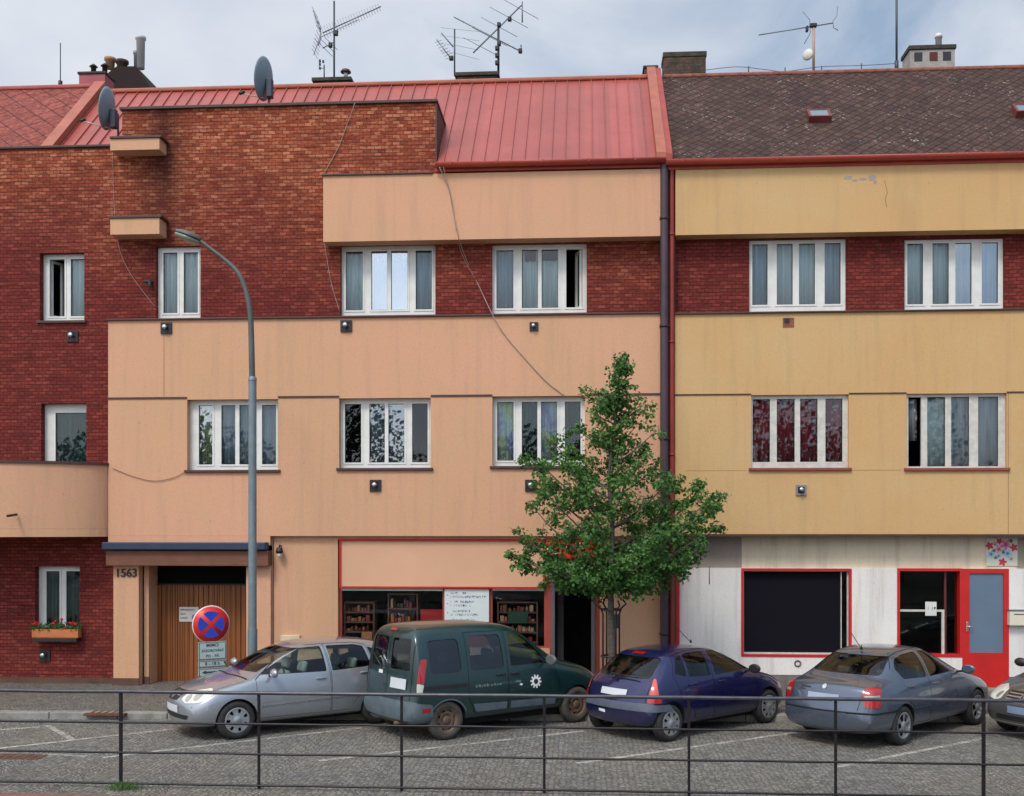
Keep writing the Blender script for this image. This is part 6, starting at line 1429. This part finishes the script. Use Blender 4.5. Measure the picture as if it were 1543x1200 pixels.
CLIO = [(0,.58,.48,.50,.62,.26,.25), (.04,.68,.55,.58,.69,.21,.28), (.16,.77,.59,.68,.74,.19,.26), (.45,.87,.64,.78,.78,.19,.14), (.80,.93,.67,.86,.79,.19,.05), (.94,.96,.68,.89,.795,.19,.04),
        (1.04,1.01,.66,.905,.795,.19,.09), (1.42,1.22,.61,.92,.80,.19,.09), (1.74,1.36,.58,.93,.805,.19,.06), (1.98,1.405,.57,.94,.805,.19,.03), (2.45,1.42,.565,.95,.805,.19,0), (2.9,1.40,.555,.955,.80,.19,-.03),
        (3.12,1.36,.545,.96,.795,.19,-.07), (3.34,1.20,.565,.96,.785,.19,-.12), (3.56,1.00,.60,.92,.77,.21,-.14), (3.66,.90,.62,.82,.75,.23,-.16), (3.73,.72,.62,.62,.73,.25,-.2), (3.78,.58,.56,.50,.70,.30,-.2)]
def blue_car():
    body = paint('blue_paint', srgb(22, 25, 76), .35, .26, .04, (.10, .09, .08, 1), coat=.8)
    c = Car('blue_hatchback', 'dark blue hatchback with grey bumper trim, parked between the tree and the black shop window', CLIO, .75, 2.47, body, zs=.97, ys=.975)
    c.cab = (.96, 3.36); c.rear_x = 3.0; c.doors = {}; c.mw = .79
    fd = rounded([(1.16, .985), (1.52, 1.195), (1.80, 1.32), (2.10, 1.34), (2.14, .965)], .03)
    rd = rounded([(2.24, .965), (2.21, 1.34), (2.60, 1.335), (2.70, 1.32), (2.76, .985)], .03)
    qd = rounded([(2.81, .99), (2.755, 1.31), (2.90, 1.275), (3.06, 1.05)], .03)
    fr = [(-.56, 1.02), (.56, 1.02), (.49, 1.325), (-.49, 1.325)]; rr = [rounded([(-.56, .99), (.56, .99), (.50, 1.29), (-.50, 1.29)], .06)]
    dr = [('front_door', [(1.12, .30), (1.08, .60), (1.10, .93), (1.48, 1.205), (1.78, 1.355), (2.15, 1.37), (2.19, .96), (2.19, .30)]),
          ('rear_door', [(2.22, .30), (2.22, .96), (2.18, 1.37), (2.6, 1.365), (2.94, 1.31), (3.10, 1.02), (2.96, .64), (2.72, .50), (2.62, .30)])]
    c.cut([fd, rd, qd], fr, rr, .325, dr, -1)
    wins(c, [fd, rd, qd], fr, rr, CARGLASS); c.wheel(.285, .18, ('cover', 8), rr=.19); c.cabin((1.7, 2.5), .4, .95, dash=1.3)
    c.mirror(1.30, .98, BLACK); c.handles([('front_door', 2.0, .83), ('rear_door', 2.72, .84)], -1, body)
    c.sline([(1.2, .53), (2.17, .53)], -1, .06, .012, body, 'door_trim'); c.sline([(2.25, .53), (2.8, .54)], -1, .06, .012, body, 'door_trim')
    for s in (1, -1):
        k = lambda pts: [(s*x, z) for x, z in pts]
        c.side([(1.15, .25), (2.55, .26), (2.55, .20), (1.15, .19)], s, .006, GREYB, 'sill_trim')
        c.side([(3.28, .60), (3.80, .62), (3.80, .50), (3.17, .49)], s, .014, GREYB, 'bumper_trim')
        c.patch(k(rounded([(.43, .97), (.47, .97), (.54, .72), (.38, .72)], .03)), 180-40*s, .012, REDP, 'tail_light')
        c.patch(k(rounded([(.34, .70), (.56, .70), (.56, .615), (.34, .615)], .02)), 180-40*s, .022, REDL, 'reflector')
        c.patch(hl(rounded([(-.62, .80), (-.34, .75), (-.26, .64), (-.62, .62), (-.76, .72)], .05), s), 20*s, .008, CLEARL, 'headlight')
    c.patch([(-.72, .61), (.72, .61), (.72, .49), (-.72, .49)], 180, .014, GREYB, 'bumper_trim')
    c.patch([(-.27, .79), (.27, .79), (.27, .69), (-.27, .69)], 180, .014, PLATE, 'number_plate')
    c.patch(rounded([(-.13, 1.315), (.13, 1.315), (.13, 1.285), (-.13, 1.285)], .015), 180, .014, REDL, 'brake_light')
    c.patch([(-.28, .45), (-.13, .45), (-.13, .40), (-.28, .41)], 180, .008, DEC, 'sticker')
    for a, b in (((-.62, .92), (-.60, .63)), ((.62, .92), (.60, .63))): c.patch([(a[0]-.005, a[1]), (a[0]+.005, a[1]), (b[0]+.005, b[1]), (b[0]-.005, b[1])], 180, .002, LINER, 'tailgate_seam')
    bm = nb(); tube(bm, [(c.X(3.60), .05, .985), (c.X(3.57), -.40, .985)], .014, 6); tube(bm, [(c.X(3.60), .05, .97), (c.X(3.66), .05, .95)], .025, 6); c.part('wiper', bm, BLACK)
    bm = nb(); tube(bm, [(c.X(1.85), 0, 1.38), (c.X(2.25), 0, 1.68)], .006, 5); lathe(bm, [(.02, 0), (.012, .04), (.004, .06)], (c.X(1.85), 0, 1.37), 'z', 8); c.part('aerial', bm, BLACK)
    c.place(G(1158, 1091), G(1017, 1118), -1, .80)
    return c
OCT = [(0,.56,.50,.50,.66,.24,.25), (.05,.67,.57,.58,.74,.2,.28), (.2,.76,.62,.68,.79,.19,.24), (.6,.86,.68,.78,.825,.19,.10), (1.05,.93,.71,.87,.84,.19,.04), (1.18,.96,.71,.89,.84,.19,.04),
       (1.28,1.01,.69,.90,.845,.19,.10), (1.72,1.23,.63,.92,.85,.19,.10), (2.08,1.38,.59,.93,.855,.19,.06), (2.38,1.425,.58,.94,.855,.19,.02), (2.85,1.435,.575,.95,.855,.19,0), (3.2,1.405,.565,.96,.85,.19,-.03),
       (3.45,1.34,.56,.965,.85,.19,-.07), (3.75,1.17,.59,.96,.845,.19,-.10), (3.98,1.035,.63,.955,.835,.19,-.10), (4.15,.995,.66,.94,.82,.2,-.10), (4.38,.975,.66,.90,.79,.22,-.14), (4.44,.88,.64,.78,.77,.24,-.18), (4.50,.66,.62,.56,.75,.27,-.2), (4.53,.55,.56,.46,.73,.30,-.2)]
def grey_car():
    body = paint('grey_blue_paint', srgb(88, 98, 114), .5, .24, .02, coat=.8)
    c = Car('grey_saloon', 'grey-blue saloon seen from behind with whole red tail lights, parked by the red shop door', OCT, .92, 2.51, body, zs=.985, ys=.965, xs=.98)
    c.cab = (1.2, 3.80); c.rear_x = 3.3; c.doors = {}; c.mw = .84
    fd = rounded([(1.42, .99), (1.82, 1.205), (2.14, 1.335), (2.52, 1.355), (2.58, .975)], .03)
    rd = rounded([(2.68, .975), (2.63, 1.355), (3.05, 1.335), (3.30, 1.28), (3.46, 1.15), (3.40, 1.0)], .05)
    fr = [(-.58, 1.02), (.58, 1.02), (.50, 1.345), (-.50, 1.345)]; rr = [rounded([(-.60, 1.07), (.60, 1.07), (.50, 1.325), (-.50, 1.325)], .05)]
    dr = [('front_door', [(1.30, .30), (1.27, .60), (1.33, .94), (1.78, 1.215), (2.12, 1.375), (2.57, 1.39), (2.63, .97), (2.63, .30)]),
          ('rear_door', [(2.66, .30), (2.66, .97), (2.60, 1.39), (3.06, 1.37), (3.34, 1.31), (3.53, 1.15), (3.44, .95), (3.34, .66), (3.10, .52), (3.0, .30)])]
    c.cut([fd, rd], fr, rr, .335, dr, -1)
    wins(c, [fd, rd], fr, rr, CARGLASS); c.wheel(.30, .195, ('spoke', 6), rr=.20); c.cabin((2.0, 2.85), .42, .96, dash=1.5)
    c.mirror(1.56, 1.0, body); c.handles([('front_door', 2.45, .85), ('rear_door', 3.26, .87)], -1, body)
    c.sline([(1.35, .53), (2.6, .54)], -1, .04, .010, body, 'door_trim'); c.sline([(2.7, .54), (3.25, .55)], -1, .04, .010, body, 'door_trim')
    for s in (1, -1):
        k = lambda pts: [(s*x, z) for x, z in pts]
        t = c.patch(k(rounded([(.60, .93), (.86, .91), (.90, .78), (.86, .64), (.62, .64)], .04)), 180-40*s, .010, REDL, 'tail_light')
        c.patch(k(rounded([(.63, .82), (.86, .81), (.86, .765), (.63, .77)], .012)), 180-40*s, .014, AMBER, 'reverse_light', parent=t)
        c.patch(hl(rounded([(-.62, .80), (-.34, .75), (-.26, .62), (-.62, .62), (-.80, .72)], .05), s), 20*s, .008, CLEARL, 'headlight')
        c.side([(3.62, .57), (4.52, .57), (4.52, .545), (3.60, .545)], s, .008, LINER, 'bumper_strip')
    c.patch([(-.72, .565), (.72, .565), (.72, .545), (-.72, .545)], 180, .008, LINER, 'bumper_strip')
    c.patch(rounded([(-.42, .84), (.42, .84), (.40, .68), (-.40, .68)], .03), 180, .003, body, 'plate_recess')
    c.patch([(-.26, .80), (.26, .80), (.26, .70), (-.26, .70)], 180, .012, simple('bluish_plate', srgb(150, 160, 176), .5, obj=True), 'number_plate')
    c.patch(ell(0, .90, .035, .035, 12), 180, .010, STEEL, 'badge')
    for q in ([(-.42, .875), (-.24, .875), (-.24, .855), (-.42, .855)], [(-.42, .835), (-.33, .835), (-.33, .815), (-.42, .815)]): c.patch(q, 180, .006, DARK, 'badge')
    for sg in (1, -1): c.patch([(sg*.60-.004, .90), (sg*.60+.004, .90), (sg*.54+.004, .585), (sg*.54-.004, .585)], 180, .002, LINER, 'bootlid_seam')
    bm = nb(); tube(bm, [(c.X(3.3), 0, 1.38), (c.X(3.62), 0, 1.66)], .006, 5); lathe(bm, [(.025, 0), (.014, .04), (.006, .07)], (c.X(3.3), 0, 1.37), 'z', 8); c.part('aerial', bm, BLACK)
    c.place(G(1473, 1094), G(1369, 1123), -1, .85)
    return c
def dark_car():
    body = paint('dark_grey_paint', srgb(104, 102, 102), .5, .3, .03, coat=.8)
    c = Car('dark_grey_hatchback', 'dark grey car cut off by the right edge, only its bonnet and grille in view', HATCH, .86, 2.58, body, xs=1.07, ys=1.06, zs=.95)
    c.cab = (1.06, 3.9); c.rear_x = 3.3*1.07; c.doors = {}; c.mw = .85
    fd = rounded([(1.20, 1.0), (1.64, 1.235), (1.95, 1.375), (2.30, 1.392), (2.32, .985)], .03)
    rd = rounded([(2.42, .985), (2.40, 1.392), (2.9, 1.385), (3.2, 1.30), (3.3, 1.04)], .03)
    fr = [(-.56, 1.03), (.56, 1.03), (.48, 1.375), (-.48, 1.375)]; rr = [[(-.50, 1.06), (.50, 1.06), (.44, 1.345), (-.44, 1.345)]]
    c.cut([fd, rd], fr, rr, .345, [], 1)
    wins(c, [fd, rd], fr, rr, CARGLASS); c.wheel(.31, .20, ('spoke', 5), rr=.205); c.cabin(dash=1.4)
    c.mirror(1.36, 1.04, DARK)
    for s in (1, -1):
        k = lambda pts: [(s*a, b) for a, b in pts]
        c.patch(hl(rounded([(-.66, .80), (-.36, .745), (-.28, .62), (-.42, .58), (-.70, .60), (-.84, .72)], .05), s), 20*s, .008, CLEARL, 'headlight')
        c.patch(hl(ell(-.42, .665, .055, .05, 14), s), 20*s, .012, AMBER, 'headlight_lens')
        c.patch(k(rounded([(.50, .95), (.62, .95), (.70, .70), (.5, .68)], .04)), 180-30*s, .006, REDL, 'tail_light')
    c.patch(rounded([(-.36, .745), (.36, .745), (.30, .60), (-.30, .60)], .03), 0, .004, BLACK, 'grille')
    for z in (.72, .68, .64): c.patch([(-.32, z), (.32, z), (.32, z-.014), (-.32, z-.014)], 0, .014, STEEL, 'grille_bar')
    c.patch(ell(0, .675, .07, .07), 0, .02, STEEL, 'badge'); c.patch(ell(0, .675, .055, .055), 0, .024, BLACK, 'badge_field')
    for q in ([(-.035, .71), (-.02, .71), (.004, .64), (-.010, .64)], [(.02, .71), (.035, .71), (.010, .64), (-.004, .64)]): c.patch(q, 0, .028, STEEL, 'badge_mark')
    c.patch(rounded([(-.5, .38), (.5, .38), (.5, .30), (-.5, .30)], .03), 0, .004, BLACK, 'lower_grille')
    c.patch([(-.6, .27), (.6, .27), (.6, .255), (-.6, .255)], 0, .010, STEEL, 'chrome_strip')
    c.patch([(-.26, .53), (.26, .53), (.26, .42), (-.26, .42)], 0, .012, simple('blurred_plate', srgb(120, 136, 160), .5, obj=True), 'number_plate')
    n = G(1541, 1120)+Vector((0, .05, 0)); hd = R(216); d = Vector((math.cos(hd), math.sin(hd), 0))
    p = n-d*c.fo; c.t.location = (p.x, p.y, 0); c.t.rotation_euler = (0, 0, hd)
    return c
CARS = [silver_car(), van(), blue_car(), grey_car(), dark_car()]
